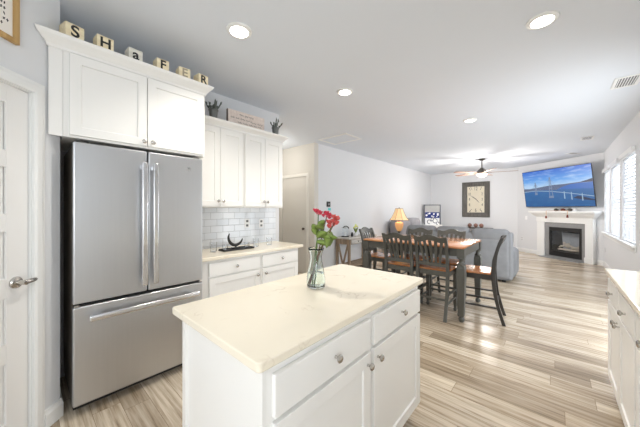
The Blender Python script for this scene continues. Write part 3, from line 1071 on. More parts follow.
for dy, lb in ((-0.145, 'small clear candle glass at the refrigerator end of the tray'), (0.125, 'small clear candle glass at the open end of the tray')):
    o = MB().lathe([(0.026, 0), (0.032, 0.055), (0.0295, 0.055), (0.024, 0.006), (0.001, 0.006)], None, 20).build('candle_glass', M['clear'], None, smooth='auto')
    o.location = (-2.68, 1.60 + dy, ZC + 0.0125)
    tag(o, lb, 'candle holder', 'candle glasses on the tray')
cbd = MB().rbox(-0.11, 0.11, -0.008, 0.008, 0, 0.17, 0.004, 2)
cbo = cbd.build('cutting_board', M['board'], None, smooth='auto')
cbo.location = (-2.62, 1.098, ZC)
tag(cbo, 'small brown wooden board standing against the refrigerator panel', 'cutting board')

# ------------------------------------------------------------------ dining table
TX0, TX1, TY0, TY1 = -2.20, -0.815, 3.475, 4.50
tb = thing('dining_table', 'counter height dining table with honey wood top and grey legs', 'table', ((TX0 + TX1) / 2, (TY0 + TY1) / 2, 0))
hx, hy = (TX1 - TX0) / 2, (TY1 - TY0) / 2
MB().rbox(-hx, hx, -hy, hy, 0.890, 0.916, 0.006, 2).build('table_top', M['honey'], tb, smooth='auto')
ap = MB()
ax, ay = hx - 0.012, hy - 0.035
ap.box(-ax, ax, -ay, -ay + 0.022, 0.79, 0.8895)
ap.box(-ax, ax, ay - 0.022, ay, 0.79, 0.8895)
ap.box(-ax, -ax + 0.022, -ay + 0.022, ay - 0.022, 0.79, 0.8895)
ap.box(ax - 0.022, ax, -ay + 0.022, ay - 0.022, 0.79, 0.8895)
ap.build('apron', M['chair'], tb, bevel=0.003)
for sx in (-1, 1):
    for sy in (-1, 1):
        cx, cy = sx * (ax - 0.022), sy * (ay - 0.022)
        lg = MB()
        lg.box(cx - 0.042, cx + 0.042, cy - 0.042, cy + 0.042, 0.775, 0.8893)
        T = Matrix.Translation((cx, cy, 0))
        lg.lathe([(0.040, 0.775), (0.044, 0.765), (0.030, 0.752), (0.024, 0.735), (0.030, 0.715), (0.046, 0.700), (0.046, 0.692), (0.03, 0.685)], T, 20)
        def sqr(h, z):
            return [(cx - h, cy - h, z), (cx + h, cy - h, z), (cx + h, cy + h, z), (cx - h, cy + h, z)]
        lg.loft([sqr(0.034, 0.688), sqr(0.045, 0.65), sqr(0.046, 0.56), sqr(0.040, 0.34), sqr(0.033, 0.12), sqr(0.031, 0.075)])
        lg.lathe([(0.020, 0.078), (0.018, 0.066), (0.034, 0.045), (0.033, 0.022), (0.022, 0.0)], T, 16)
        lg.build('leg', M['chair'], tb, bevel=0.003)

# ------------------------------------------------------------------ counter chairs
def post_y(z):
    pts = [(0, -0.300), (0.15, -0.254), (0.3, -0.220), (0.45, -0.199), (0.6, -0.192), (0.75, -0.202), (0.9, -0.236), (1.06, -0.296)]
    for (z0, y0), (z1, y1) in zip(pts, pts[1:]):
        if z <= z1:
            return y0 + (y1 - y0) * (z - z0) / (z1 - z0)
    return pts[-1][1]
def make_chair(mpaint, label, loc, rz, group):
    c = thing('counter_chair', label, 'chair', loc, rz, group)
    # saddle seat
    sp = []
    outl = [(-0.198, -0.170), (0.198, -0.170), (0.205, 0.10), (0.20, 0.18), (0.13, 0.20), (0, 0.205), (-0.13, 0.20), (-0.20, 0.18), (-0.205, 0.10)]
    MB().prism(outl, 'z', 0.578, 0.602).build('seat', M['honey'], c, bevel=0.008, seg=3)
    f = MB()
    f.box(-0.185, 0.185, -0.185, -0.163, 0.518, 0.5775)
    f.box(-0.185, 0.185, 0.158, 0.180, 0.518, 0.5775)
    f.box(-0.195, -0.173, -0.163, 0.158, 0.518, 0.5775)
    f.box(0.173, 0.195, -0.163, 0.158, 0.518, 0.5775)
    f.build('seat_frame', mpaint, c, bevel=0.002)
    zz = [0, 0.1, 0.2, 0.3, 0.4, 0.5, 0.6, 0.68, 0.76, 0.84, 0.92, 1.0, 1.028]
    for s in (-1, 1):
        rings = []
        for z in zz:
            y = post_y(z)
            hw = 0.018
            hd = 0.021 if 0.3 < z < 0.8 else 0.018
            x = s * 0.188
            rings.append([(x - hw, y - hd, z), (x + hw, y - hd, z), (x + hw, y + hd, z), (x - hw, y + hd, z)])
        MB().loft(rings).build('back_leg', mpaint, c, bevel=0.004)
        x = s * 0.180
        def sq(h, z):
            return [(x - h, 0.170 - h, z), (x + h, 0.170 - h, z), (x + h, 0.170 + h, z), (x - h, 0.170 + h, z)]
        MB().loft([sq(0.015, 0), sq(0.020, 0.03), sq(0.014, 0.05), sq(0.020, 0.10), sq(0.022, 0.50), sq(0.021, 0.5770)]).build('front_leg', mpaint, c, bevel=0.003)
    # crest rail with a wavy top
    n = 24
    def crest(u, top):
        wv = 0.030 * math.exp(-(u * 2.2) ** 2) - 0.012 * math.exp(-((abs(u) - 0.62) * 4.2) ** 2) + 0.010 * abs(u) ** 6
        return (1.022 + wv) if top else (0.952 + 0.85 * wv)
    rings = []
    for k in range(n + 1):
        u = -1 + 2 * k / n
        xx = u * 0.204
        bow = -0.020 * (1 - u * u)
        r_ = []
        for top, off in ((0, -0.013), (1, -0.013), (1, 0.013), (0, 0.013)):
            z = crest(u, top)
            r_.append((xx, post_y(z) + bow + off, z))
        rings.append(r_)
    MB().loft(rings).build('crest_rail', mpaint, c, bevel=0.003)
    MB().box(-0.182, 0.182, post_y(0.66) - 0.012, post_y(0.66) + 0.012, 0.640, 0.682).build('lower_rail', mpaint, c, bevel=0.003)
    for k in range(5):
        u = (k - 2) / 2
        xb, xt = u * 0.098, u * 0.142
        rings = []
        for j in range(7):
            s = j / 6
            z = 0.672 + (0.975 - 0.672) * s
            x = xb + (xt - xb) * s ** 1.3
            bow = -0.020 * (1 - (x / 0.204) ** 2) * s
            hw = 0.013 + 0.006 * s
            y = post_y(z) + bow
            rings.append([(x - hw, y - 0.006, z), (x + hw, y - 0.006, z), (x + hw, y + 0.006, z), (x - hw, y + 0.006, z)])
        MB().loft(rings).build('back_slat', mpaint, c)
    for s in (-1, 1):
        for z in (0.19, 0.295):
            x = s * 0.187
            MB().loft([[(x - 0.009, y, z - 0.011), (x + 0.009, y, z - 0.011), (x + 0.009, y, z + 0.011), (x - 0.009, y, z + 0.011)] for y in (post_y(z), 0.165)]).build('stretcher', mpaint, c)
    MB().box(-0.175, 0.175, 0.161, 0.181, 0.225, 0.25).build('stretcher', mpaint, c)
    MB().box(-0.19, 0.19, post_y(0.24) - 0.009, post_y(0.24) + 0.009, 0.228, 0.252).build('stretcher', mpaint, c)
    return c
GRP = 'counter chairs around the dining table'
chA = make_chair(M['chair'], 'charcoal counter chair on the island side of the table nearer the console', (-1.630, 3.67, 0), 0, GRP)
dup(chA, (-1.185, 3.695, 0), 0, 'charcoal counter chair on the island side of the table nearest its corner leg')
dup(chA, (-1.72, 4.23, 0), PI, 'charcoal counter chair on the sofa side of the table nearer the lamp')
dup(chA, (-1.23, 4.25, 0), PI, 'charcoal counter chair on the sofa side of the table nearer the fireplace')
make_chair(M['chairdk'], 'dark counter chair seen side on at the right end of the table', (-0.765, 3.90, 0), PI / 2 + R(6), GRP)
dup(chA, (-2.215, 4.02, 0), -PI / 2, 'charcoal counter chair at the left end of the table beside the console', GRP)

# ------------------------------------------------------------------ sofa and recliners
SX0, SX1, SY = -2.62, -0.62, 5.92
so = thing('sofa', 'long grey microfibre sofa turned away behind the dining table', 'sofa', ((SX0 + SX1) / 2, SY, 0))
sw = SX1 - SX0
h_ = sw / 2
MB().rbox(-h_, h_, 0.03, 0.90, 0.035, 0.44, 0.04, 4).build('base', M['sofa'], so, smooth=True)
MB().rbox(-h_ + 0.0, h_, 0.0, 0.22, 0.06, 0.90, 0.06, 5).build('backrest', M['sofa'], so, smooth=True)
cw = sw / 3
for k in range(3):
    x0 = -h_ + cw * k
    MB().rbox(x0 + 0.008, x0 + cw - 0.008, -0.012, 0.30, 0.74, 1.00 if k < 2 else 0.985, 0.10, 6).build('head_cushion', M['sofa'], so, smooth=True)
    MB().rbox(x0 + 0.10 * (k == 0) + 0.008, x0 + cw - 0.008 - 0.10 * (k == 2), 0.24, 0.93, 0.42, 0.56, 0.05, 4).build('seat_cushion', M['sofa'], so, smooth=True)
for s in (-1, 1):
    xa = s * h_
    MB().rbox(min(xa - s * 0.16, xa + s * 0.06), max(xa - s * 0.16, xa + s * 0.06), 0.30, 0.99, 0.03, 0.585, 0.10, 6).build('arm', M['sofa'], so, smooth=True)
MB().rbox(h_ - 0.055, h_ + 0.035, 0.02, 0.24, 0.05, 0.93, 0.04, 4).build('side_wing', M['sofa'], so, smooth=True)
for sx in (-1, 1):
    for yy in (0.10, 0.85):
        MB().box(sx * (h_ - 0.10) - 0.03, sx * (h_ - 0.10) + 0.03, yy - 0.03, yy + 0.03, 0, 0.05).build('foot', M['black'], so)

rc = thing('loveseat', 'grey recliner loveseat against the left wall beyond the lamp', 'sofa', (-3.66, 7.85, 0), KR)
MB().rbox(-0.80, 0.80, -0.92, -0.08, 0.035, 0.46, 0.04, 4).build('base', M['sofad'], rc, smooth=True)
for k, x0 in ((0, -0.80), (1, 0.0)):
    MB().rbox(x0 + 0.01, x0 + 0.79, -0.42, -0.02, 0.40, 1.09, 0.15, 6).build('head_cushion', M['sofad'], rc, smooth=True)
    MB().rbox(x0 + 0.01, x0 + 0.79, -0.94, -0.40, 0.44, 0.56, 0.05, 4).build('seat_cushion', M['sofad'], rc, smooth=True)
for s in (-1, 1):
    xa = s * 0.80
    MB().rbox(min(xa, xa + s * 0.18), max(xa, xa + s * 0.18), -0.95, -0.08, 0.0, 0.62, 0.07, 5).build('arm', M['sofad'], rc, smooth=True)

# lamp on its side table
LX, LY = -2.92, 6.26
et = thing('side_table', 'small dark side table under the lit lamp beside the sofa', 'table', (LX, LY, 0))
MB().lathe([(0.20, 0.60), (0.21, 0.605), (0.21, 0.625), (0.20, 0.63)], None, 28).build('table_top', M['chairdk'], et, smooth='auto')
MB().lathe([(0.14, 0.0), (0.14, 0.02), (0.03, 0.05), (0.025, 0.3), (0.04, 0.56), (0.08, 0.5995)], None, 20).build('pedestal', M['chairdk'], et, smooth='auto')
lp = thing('table_lamp', 'lit table lamp with amber glass base and bell shade', 'lamp', (LX, LY, 0.6305))
MB().lathe([(0.08, 0), (0.085, 0.01), (0.06, 0.03), (0.03, 0.06), (0.03, 0.16), (0.05, 0.185)], None, 20).build('foot', M['fandk'], lp, smooth='auto')
MB().lathe([(0.04, 0.187), (0.06, 0.21), (0.088, 0.27), (0.105, 0.35), (0.095, 0.40), (0.05, 0.42)], None, 20).build('glass_body', M['amber'], lp, smooth='auto')
MB().lathe([(0.012, 0.42), (0.010, 0.74), (0.012, 0.77), (0.003, 0.785)], None, 10).build('stem', M['fandk'], lp, smooth='auto')
prof = [(0.245, 0.465), (0.195, 0.52), (0.15, 0.60), (0.115, 0.68), (0.092, 0.75)]
MB().lathe(prof + [(r - 0.003, z) for r, z in reversed(prof)] + [prof[0]], None, 8, False).build('lamp_shade', M['shade'], lp)
rm = MB()
for r, z in ((0.246, 0.465), (0.093, 0.75)):
    rm.tube([(r * math.cos(2 * PI * k / 8), r * math.sin(2 * PI * k / 8), z) for k in range(9)], 0.006, 6)
for k in range(8):
    a = 2 * PI * k / 8
    rm.tube([(r * math.cos(a), r * math.sin(a), z) for r, z in prof], 0.004, 5)
rm.build('shade_trim', M['shaderim'], lp)
pl = bpy.data.lights.new('lamp_bulb', 'POINT')
pl.energy = LAMP_W
pl.color = (1.0, 0.72, 0.42)
pl.shadow_soft_size = 0.04
po = bpy.data.objects.new('lamp_bulb', pl)
COL.objects.link(po)
po.location = (0, 0, 0.60)
po.parent = lp

# framed print on a corner cabinet
PX, PY = -3.36, 9.95
cc = thing('corner_cabinet', 'low white cabinet in the far corner under the blue print', 'cabinet', (PX, PY, 0), R(40))
MB().box(-0.30, 0.30, -0.14, 0.16, 0.0, 0.80).build('body', M['cab'], cc, bevel=0.004)
front_panel(MB(), -0.28, 0.28, 0.04, 0.76, -0.14, 0.018).build('door', M['cab'], cc)
ar = thing('framed_print', 'grey framed print with navy and white pattern in the far corner', 'picture', (PX, PY, 0.801), R(40))
aw, ah = 0.27, 0.70
MB().box(-aw, aw, 0.005, 0.03, 0.0, ah).build('backing', M['greyc'], ar)
fr2 = MB()
fr2.box(-aw - 0.03, -aw, -0.02, 0.035, 0, ah + 0.03)
fr2.box(aw, aw + 0.03, -0.02, 0.035, 0, ah + 0.03)
fr2.box(-aw, aw, -0.02, 0.035, ah, ah + 0.03)
fr2.build('frame', M['greyd'], ar)
MB().box(-aw + 0.01, aw - 0.01, 0.001, 0.005, 0.0, 0.45).build('white_field', M['white'], ar)
nv = MB()
nv.box(-aw + 0.01, aw - 0.01, -0.002, 0.001, 0.24, 0.45)
nv.build('navy_field', M['navy'], ar)
pt = MB()
rnd = random.Random(5)
for k in range(12):
    cx, cz_ = rnd.uniform(-aw + 0.05, aw - 0.05), rnd.uniform(0.27, 0.42)
    pt.lathe([(rnd.uniform(0.018, 0.04), 0), (0.012, 0.001)], lathe_y(cx, -0.002, cz_), 7)
pt.build('white_motif', M['white'], ar)
pt = MB()
for cx, cz_, r in ((-0.11, 0.10, 0.07), (0.10, 0.14, 0.08), (0.0, 0.19, 0.05), (0.19, 0.05, 0.05)):
    pt.tube([(cx + r * math.cos(t * 0.45), -0.001, cz_ + r * math.sin(t * 0.45)) for t in range(12)], 0.014, 5)
pt.build('grey_motif', M['greyd'], ar)

# ------------------------------------------------------------------ console table on the left wall
cx0, cx1, cy0, cy1 = -3.675, -3.29, 4.64, 5.75
cn = thing('console_table', 'weathered wood console table with crossed ends on the left wall', 'table', (cx1, cy0, 0))
dx, dy = cx0 - cx1, cy1 - cy0
def B(x0, x1, y0, y1, z0, z1, mb):
    mb.box(min(x0, x1), max(x0, x1), y0, y1, z0, z1)
    return mb
B(0.02, dx, -0.02, dy + 0.02, 0.715, 0.745, MB()).build('table_top', M['wthrg'], cn, bevel=0.003)
fr3 = MB()
B(0, dx + 0.01, 0.0, 0.03, 0.60, 0.7145, fr3)
B(0, dx + 0.01, dy - 0.03, dy, 0.60, 0.7145, fr3)
B(dx + 0.01, dx + 0.03, 0.03, dy - 0.03, 0.60, 0.7145, fr3)
B(-0.022, -0.002, 0.03, dy - 0.03, 0.60, 0.7145, fr3)
fr3.build('apron', M['wthr'], cn)
for k, (ya, yb) in enumerate(((0.07, 0.54), (0.57, 1.04))):
    o = MB().box(-0.002, 0.012, ya, yb, 0.612, 0.705).build('drawer', M['wthrg'], cn, bevel=0.002)
    MB().lathe([(0.006, 0), (0.006, 0.012), (0.014, 0.02), (0.010, 0.028)], Matrix.Translation((0.012, (ya + yb) / 2, 0.658)) @ Matrix.Rotation(R(90), 4, 'Y'), 12).build('knob', M['black'], o)
for x_ in (0, dx + 0.06):
    for y_ in (0.0, dy - 0.05):
        MB().box(x_ - 0.05, x_, y_ , y_ + 0.05, 0, 0.60).build('leg', M['wthr'], cn, bevel=0.002)
MB().box(dx + 0.01, -0.0, 0.03, dy - 0.03, 0.10, 0.125).build('shelf', M['wthr'], cn)
for y_ in (0.012, dy - 0.038):
    v = MB()
    mid = dx / 2
    for xt in (-0.06, dx + 0.065):
        v.prism([(xt - 0.018, 0.598), (xt + 0.018, 0.598), (mid + 0.018, 0.126), (mid - 0.018, 0.126)], 'y', y_, y_ + 0.026)
    v.build('cross_brace', M['wthr'], cn)
zt = 0.7455
o = thing('glass_lantern', 'clear glass lantern with dark trim at the near end of the console', 'lantern', (-3.52, 4.80, zt))
MB().box(-0.06, 0.06, -0.06, 0.06, 0, 0.02).build('base', M['black'], o)
MB().box(-0.05, 0.05, -0.05, 0.05, 0.021, 0.20).build('glass', M['pane'], o)
MB().tube([(-0.05, 0, 0.205), (-0.02, 0, 0.235), (0.04, 0, 0.24), (0.09, 0, 0.215), (0.10, 0, 0.19)], 0.010, 8).build('handle', M['black'], o, smooth=True)
MB().box(-0.055, 0.055, -0.055, 0.055, 0.20, 0.207).build('cap', M['galv'], o)
MB().lathe([(0.03, 0.021), (0.03, 0.11), (0.005, 0.115)], None, 14).build('candle', M['white'], o)
o = thing('flower_pot', 'small pot with pale yellow blooms on the console table', 'plant', (-3.50, 5.19, zt))
MB().lathe([(0.035, 0), (0.05, 0.07), (0.045, 0.07), (0.002, 0.06)], None, 14).build('pot', M['white'], o)
g = MB()
rnd = random.Random(2)
for k in range(7):
    a = k * 0.9
    g.tube([(0, 0, 0.06), (0.03 * math.cos(a), 0.03 * math.sin(a), 0.14), (0.06 * math.cos(a), 0.06 * math.sin(a), 0.17 + 0.03 * rnd.random())], [0.006, 0.014, 0.003], 6)
g.build('foliage', M['leaf'], o)
g = MB()
for k in range(6):
    g.sphere((rnd.uniform(-.04, .04), rnd.uniform(-.04, .04), 0.21 + rnd.uniform(-.02, .04)), 0.025, 1, 1, 0.8, 8, 6)
g.build('blossom', M['yellow'], o, smooth=True)
o = tag(MB().rbox(-0.10, 0.10, -0.20, 0.20, 0, 0.03, 0.01, 2).build('folded_cloth', M['white'], None, smooth=True), 'white folded cloth on the far half of the console table', 'cloth')
o.location = (-3.44, 5.52, zt)
o = tag(MB().lathe([(0.025, 0), (0.03, 0.06), (0.018, 0.085), (0.018, 0.10), (0.003, 0.10)], None, 14).build('small_bottle', M['black'], None, smooth='auto'), 'small dark bottle beside the lantern on the console', 'bottle')
o.location = (-3.42, 4.93, zt)

# thermostat
th = MB().box(-0.058, 0.058, -0.022, 0, -0.058, 0.058).build('thermostat', M['black'], None, bevel=0.008, seg=3)
th.matrix_world = Matrix.Translation((XL, 4.42, 1.475)) @ Matrix.Rotation(KR, 4, 'Z')
tag(th, 'square black thermostat on the left wall near the hall corner', 'thermostat')
MB().box(-0.03, 0.03, -0.0235, -0.021, -0.02, 0.02).build('display', M['slot'], th)
tl = MB().rbox(-0.045, 0.045, -0.010, 0, -0.028, 0.028, 0.004, 2).build('teal_tag', M['teal'], None)
tl.matrix_world = Matrix.Translation((XL, 4.46, 1.365)) @ Matrix.Rotation(KR, 4, 'Z')
tag(tl, 'small teal tag on the left wall under the thermostat', 'wall tag')

# ------------------------------------------------------------------ clock on the far wall
ck = thing('wall_clock', 'tall rectangular wall clock with wide dark frame', 'clock', (-2.13, YF, 1.71))
cw2, ch2, fwid = 0.435, 0.63, 0.165
CF = [(0, 0.002), (0, 0.035), (-0.02, 0.05), (-fwid + 0.02, 0.03), (-fwid, 0.02), (-fwid, 0.002)]
MB().sweep([(cw2, -ch2), (cw2, ch2), (-cw2, ch2), (-cw2, -ch2)], CF, closed=True, mx=FMX).build('frame', M['clockframe'], ck)
MB().box(-cw2 + fwid - 0.005, cw2 - fwid + 0.005, -0.012, -0.001, -ch2 + fwid - 0.005, ch2 - fwid + 0.005).build('dial', M['clockface'], ck)
iw_, ih_ = cw2 - fwid - 0.06, ch2 - fwid - 0.08
nums = {12: (0, 1), 1: (0.8, 1), 2: (1, 0.5), 3: (1, 0), 4: (1, -0.5), 5: (0.8, -1), 6: (0, -1), 7: (-0.8, -1), 8: (-1, -0.5), 9: (-1, 0), 10: (-1, 0.5), 11: (-0.8, 1)}
for k, (u, v) in nums.items():
    text('numeral', str(k), 0.14 if v in (1, -1) else 0.11, M['ink'], ck,
         Matrix.Translation((u * iw_ * 0.95, -0.0132, v * ih_)) @ Matrix.Rotation(R(90), 4, 'X') @ Matrix.Rotation(-math.atan2(u * 0.6, v) if abs(v) == 1 and k != 6 else 0, 4, 'Z') @ Matrix.Diagonal((0.8, 1.25, 1, 1)), 0.0008)
for a, ln, wd in ((-52, 0.20, 0.012), (140, 0.19, 0.010)):
    mx = Matrix.Translation((0, -0.016, 0.02)) @ Matrix.Rotation(R(a), 4, 'Y')
    MB().prism([(-wd / 2, -0.03), (wd / 2, -0.03), (wd, ln * 0.5), (0, ln), (-wd, ln * 0.5)], 'y', -0.0015, 0.0015, mx).build('clock_hand', M['ink'], ck)
MB().lathe([(0.016, 0), (0.016, 0.008), (0.002, 0.009)], lathe_y(0, -0.013, 0.02), 14).build('hub', M['ink'], ck)

lc = thing('low_console', 'low dark console against the far wall under the clock', 'table', (-2.09, YF - 0.20, 0))
MB().box(-0.50, 0.50, -0.16, 0.16, 0.69, 0.72).build('table_top', M['chairdk'], lc, bevel=0.003)
for sx in (-1, 1):
    for sy in (-1, 1):
        MB().box(sx * 0.46 - 0.025, sx * 0.46 + 0.025, sy * 0.13 - 0.025, sy * 0.13 + 0.025, 0, 0.6895).build('leg', M['chairdk'], lc)
for k, (dx_, lb) in enumerate(((-0.19, 'small reddish brown ball at the left on the low console under the clock'), (0.0, 'small reddish brown ball in the middle of the low console under the clock'), (0.17, 'small reddish brown ball at the right on the low console under the clock'))):
    o = tag(MB().lathe([(0.03, 0), (0.065, 0.045), (0.07, 0.08), (0.052, 0.12), (0.02, 0.14), (0.003, 0.145)], None, 14).build('decor_ball', M['rust'], None, smooth='auto'), lb, 'ornament', 'balls on the low console')
    o.location = (-2.09 + dx_, YF - 0.20, 0.7205)

# ------------------------------------------------------------------ fireplace
TWR = tang
def tw(s, off=0.0, z=0.0):
    return TW @ Vector((s, -off, z))
fp = thing('fireplace', 'white mantel fireplace with grey granite surround in the corner wall', 'fireplace', tw(0, 0.001, 0), TWR)
D0 = 0.10
MB().sweep([(0.74, -0.002), (0.74, -D0), (2.17, -D0), (2.17, -0.002)], [(0, 1.13), (0.012, 1.13), (0.03, 1.16), (0.075, 1.20), (0.10, 1.245), (0.12, 1.25), (0.12, 1.262), (0, 1.262)]).build('mantel_moulding', M['trim'], fp)
MB().box(0.60, 2.30, -0.26, -0.002, 1.2625, 1.31).build('mantel_shelf', M['trim'], fp, bevel=0.006)
MB().box(0.74, 2.17, -D0, -0.002, 0.99, 1.2615).build('frieze', M['trim'], fp, bevel=0.003)
for a, b in ((0.74, 0.955), (1.995, 2.17)):
    p = MB()
    p.box(a, b, -D0, -0.002, 0.0, 0.9895)
    p.box(a - 0.012, b + 0.012, -D0 - 0.014, -D0, 0.0, 0.14)
    p.box(a - 0.008, b + 0.008, -D0 - 0.014, -D0, 1.0, 1.12)
    p.build('pilaster', M['trim'], fp, bevel=0.003)
g = MB()
g.box(0.956, 1.085, -0.07, -0.02, 0.0, 0.989)
g.box(1.905, 1.994, -0.07, -0.02, 0.0, 0.989)
g.box(1.085, 1.905, -0.07, -0.02, 0.86, 0.989)
g.box(1.085, 1.905, -0.07, -0.02, 0.0, 0.06)
g.build('granite_surround', M['granite'], fp)
MB().box(0.956, 1.994, -0.30, -D0 - 0.015, 0.0, 0.018).build('hearth_slab', M['granite'], fp, bevel=0.002)
g = MB()
g.box(1.086, 1.135, -0.085, -0.03, 0.061, 0.859)
g.box(1.855, 1.904, -0.085, -0.03, 0.061, 0.859)
g.box(1.135, 1.855, -0.085, -0.03, 0.76, 0.859)
g.box(1.135, 1.855, -0.085, -0.03, 0.061, 0.20)
fbx = g.build('firebox_frame', M['fireblk'], fp, bevel=0.003)
g = MB()
for k in range(4):
    g.box(1.15, 1.84, -0.089, -0.085, 0.075 + 0.03 * k, 0.088 + 0.03 * k)
g.build('vent_louvers', M['gasket'], fbx)
g = MB()
g.box(1.136, 1.142, -0.03, 0.40, 0.201, 0.759)
g.box(1.848, 1.854, -0.03, 0.40, 0.201, 0.759)
g.box(1.142, 1.848, -0.03, 0.40, 0.201, 0.207)
g.box(1.142, 1.848, -0.03, 0.40, 0.753, 0.759)
g.box(1.142, 1.848, 0.394, 0.40, 0.207, 0.753)
g.build('firebox', M['fireblk'], fbx)
g = MB()
g.prism([(1.23, 0.215), (1.76, 0.215), (1.80, 0.70), (1.19, 0.70)], 'y', 0.22, 0.24)
g.build('fire_back', M['fireback'], fbx)
for a, b, z0, z1, t in ((1.22, 1.78, 0.245, 0.25, 0), (1.26, 1.52, 0.30, 0.42, -3), (1.42, 1.74, 0.40, 0.30, -4), (1.56, 1.80, 0.28, 0.37, -1), (1.36, 1.50, 0.44, 0.30, -5)):
    pts = [(a + (b - a) * u, 0.06 + 0.02 * t / 10 + 0.012 * math.sin(u * 6 + t), z0 + (z1 - z0) * u + 0.008 * math.sin(u * 9)) for u in (0, .2, .4, .6, .8, 1)]
    MB().tube(pts, [0.024, 0.032, 0.029, 0.027, 0.030, 0.022], 9).build('log', M['log'], fp, smooth=True)
MB().box(1.135, 1.855, -0.066, -0.0635, 0.20, 0.76).build('fire_glass', M['pane'], fbx)
# garland on the mantel
ga = thing('bead_garland', 'pale bead string draped over the mantel with hanging tassels', 'garland', tw(1.0, 0.001, 1.3105), TWR)
g = MB()
n = 44
for k in range(n):
    u = k / (n - 1)
    x = 0.16 + 0.56 * u
    if u < 0.18:
        p = (0.16, -0.268, 0.01 - (0.18 - u) * 0.7)
    elif u > 0.82:
        p = (0.16 + 0.56, -0.268, 0.01 - (u - 0.82) * 0.5)
    else:
        p = (0.16 + 0.56 * (u - 0.18) / 0.64, -0.255 + 0.10 * math.sin(PI * (u - 0.18) / 0.64), 0.010)
    g.sphere(p, 0.009, 1, 1, 1, 8, 6)
g.build('beads', M['bead'], ga, smooth=True)
for x, z in ((0.16, -0.125), (0.72, -0.09)):
    MB().lathe([(0.004, 0), (0.018, -0.02), (0.024, -0.08), (0.002, -0.081)], Matrix.Translation((x, -0.272, z)), 10).build('tassel', M['red'], ga)
for s, mm, lb in ((1.27, 'pinec', 'small grey pinecone at the left on the mantel'), (1.45, 'red', 'reddish pinecone in the middle on the mantel'), (1.62, 'pinec', 'small dark pinecone at the right on the mantel')):
    pr = []
    for k in range(9):
        u = k / 8
        r = 0.052 * math.sin(PI * (0.12 + 0.8 * u)) * (1.0 if k % 2 else 0.84)
        pr.append((r, 0.075 * u))
    o = MB().lathe(pr, Matrix.Diagonal((1.2, 0.9, 1, 1)), 12).build('pinecone', M[mm], None)
    o.location = tw(s, 0.07, 1.3105)
    o.rotation_euler = (0, 0, TWR)
    tag(o, lb, 'pinecone', 'pinecones on the mantel')
o = tag(MB().lathe([(0.03, 0), (0.035, 0.05), (0.02, 0.07), (0.002, 0.072)], None, 12).build('votive_holder', M['white'], None, smooth='auto'), 'small white votive beside the pinecones on the mantel', 'candle holder')
o.location = tw(1.77, 0.10, 1.3105)

# ------------------------------------------------------------------ television
def screen_mat(name, rgb, es=0.8):
    m = bpy.data.materials.new(name)
    m.use_nodes = True
    p = m.node_tree.nodes['Principled BSDF']
    p.inputs['Base Color'].default_value = (0.01, 0.01, 0.01, 1)
    p.inputs['Roughness'].default_value = 0.4
    p.inputs['Emission Color'].default_value = lin(rgb) + (1,)
    p.inputs['Emission Strength'].default_value = es
    return m
def screen_ramp(name, stops, z0, z1, cloud=None, es=0.8, sc=(1.5, 1, 7)):
    m = screen_mat(name, (0, 0, 0), es)
    nt = m.node_tree
    p = nt.nodes['Principled BSDF']
    tc = nt.nodes.new('ShaderNodeTexCoord')
    sp = nt.nodes.new('ShaderNodeSeparateXYZ')
    mr = nt.nodes.new('ShaderNodeMapRange')
    mr.inputs['From Min'].default_value = z0
    mr.inputs['From Max'].default_value = z1
    r = ramp(nt, stops)
    nt.links.new(tc.outputs['Object'], sp.inputs[0])
    nt.links.new(sp.outputs['Z'], mr.inputs['Value'])
    nt.links.new(mr.outputs[0], r.inputs[0])
    out = r.outputs[0]
    if cloud:
        mp = nt.nodes.new('ShaderNodeMapping')
        mp.inputs['Scale'].default_value = sc
        n = nt.nodes.new('ShaderNodeTexNoise')
        n.inputs['Scale'].default_value = 2.2
        n.inputs['Detail'].default_value = 6
        nt.links.new(tc.outputs['Object'], mp.inputs['Vector'])
        nt.links.new(mp.outputs[0], n.inputs['Vector'])
        rr_ = ramp(nt, [(0.48, (0, 0, 0)), (0.75, (190, 190, 190))])
        nt.links.new(n.outputs['Fac'], rr_.inputs[0])
        mx = nt.nodes.new('ShaderNodeMix'); mx.data_type = 'RGBA'
        nt.links.new(rr_.outputs[0], mx.inputs['Factor'])
        nt.links.new(out, mx.inputs['A'])
        mx.inputs['B'].default_value = lin(cloud) + (1,)
        out = mx.outputs['Result']
    nt.links.new(out, p.inputs['Emission Color'])
    return m
TVW, TVH = 1.84, 1.075
tv = thing('television', 'large flat television tilted on the wall above the fireplace', 'television', tw(1.342, 0.13, 1.43), TWR)
tv.rotation_euler = (R(8), 0, TWR)
tv.rotation_mode = 'XYZ'
MB().box(-TVW / 2, TVW / 2, -0.006, 0.012, 0, TVH).build('casing', M['black'], tv, bevel=0.004)
MB().box(-0.55, 0.55, 0.0125, 0.085, 0.20, 0.70).build('wall_mount', M['black'], tv)
bz = 0.012
X0, X1, Z0, Z1 = -TVW / 2 + bz, TVW / 2 - bz, bz, TVH - bz
def zf(f):
    return Z0 + (Z1 - Z0) * f
def xf(f):
    return X0 + (X1 - X0) * f
sky = screen_ramp('screen_sky', [(0.0, (170, 202, 232)), (0.35, (96, 156, 222)), (1.0, (38, 98, 196))], zf(0.55), Z1, (190, 214, 238))
sea = screen_ramp('screen_sea', [(0.0, (26, 84, 140)), (0.6, (34, 92, 150)), (1.0, (48, 98, 158))], Z0, zf(0.56), (44, 110, 158), sc=(2, 1, 5))
sc_ = MB().box(X0, X1, -0.0075, -0.0055, zf(0.5), Z1).build('screen_sky', sky, tv)
MB().box(X0, X1, -0.0075, -0.0055, Z0, zf(0.5)).build('screen_sea', sea, tv)
land = screen_mat('screen_land', (84, 96, 126))
land2 = screen_mat('screen_far_sea', (48, 100, 176))
brd = screen_mat('screen_bridge', (150, 176, 196))
brd2 = screen_mat('screen_tower', (116, 132, 158))
dk = screen_mat('screen_isle', (38, 44, 74))
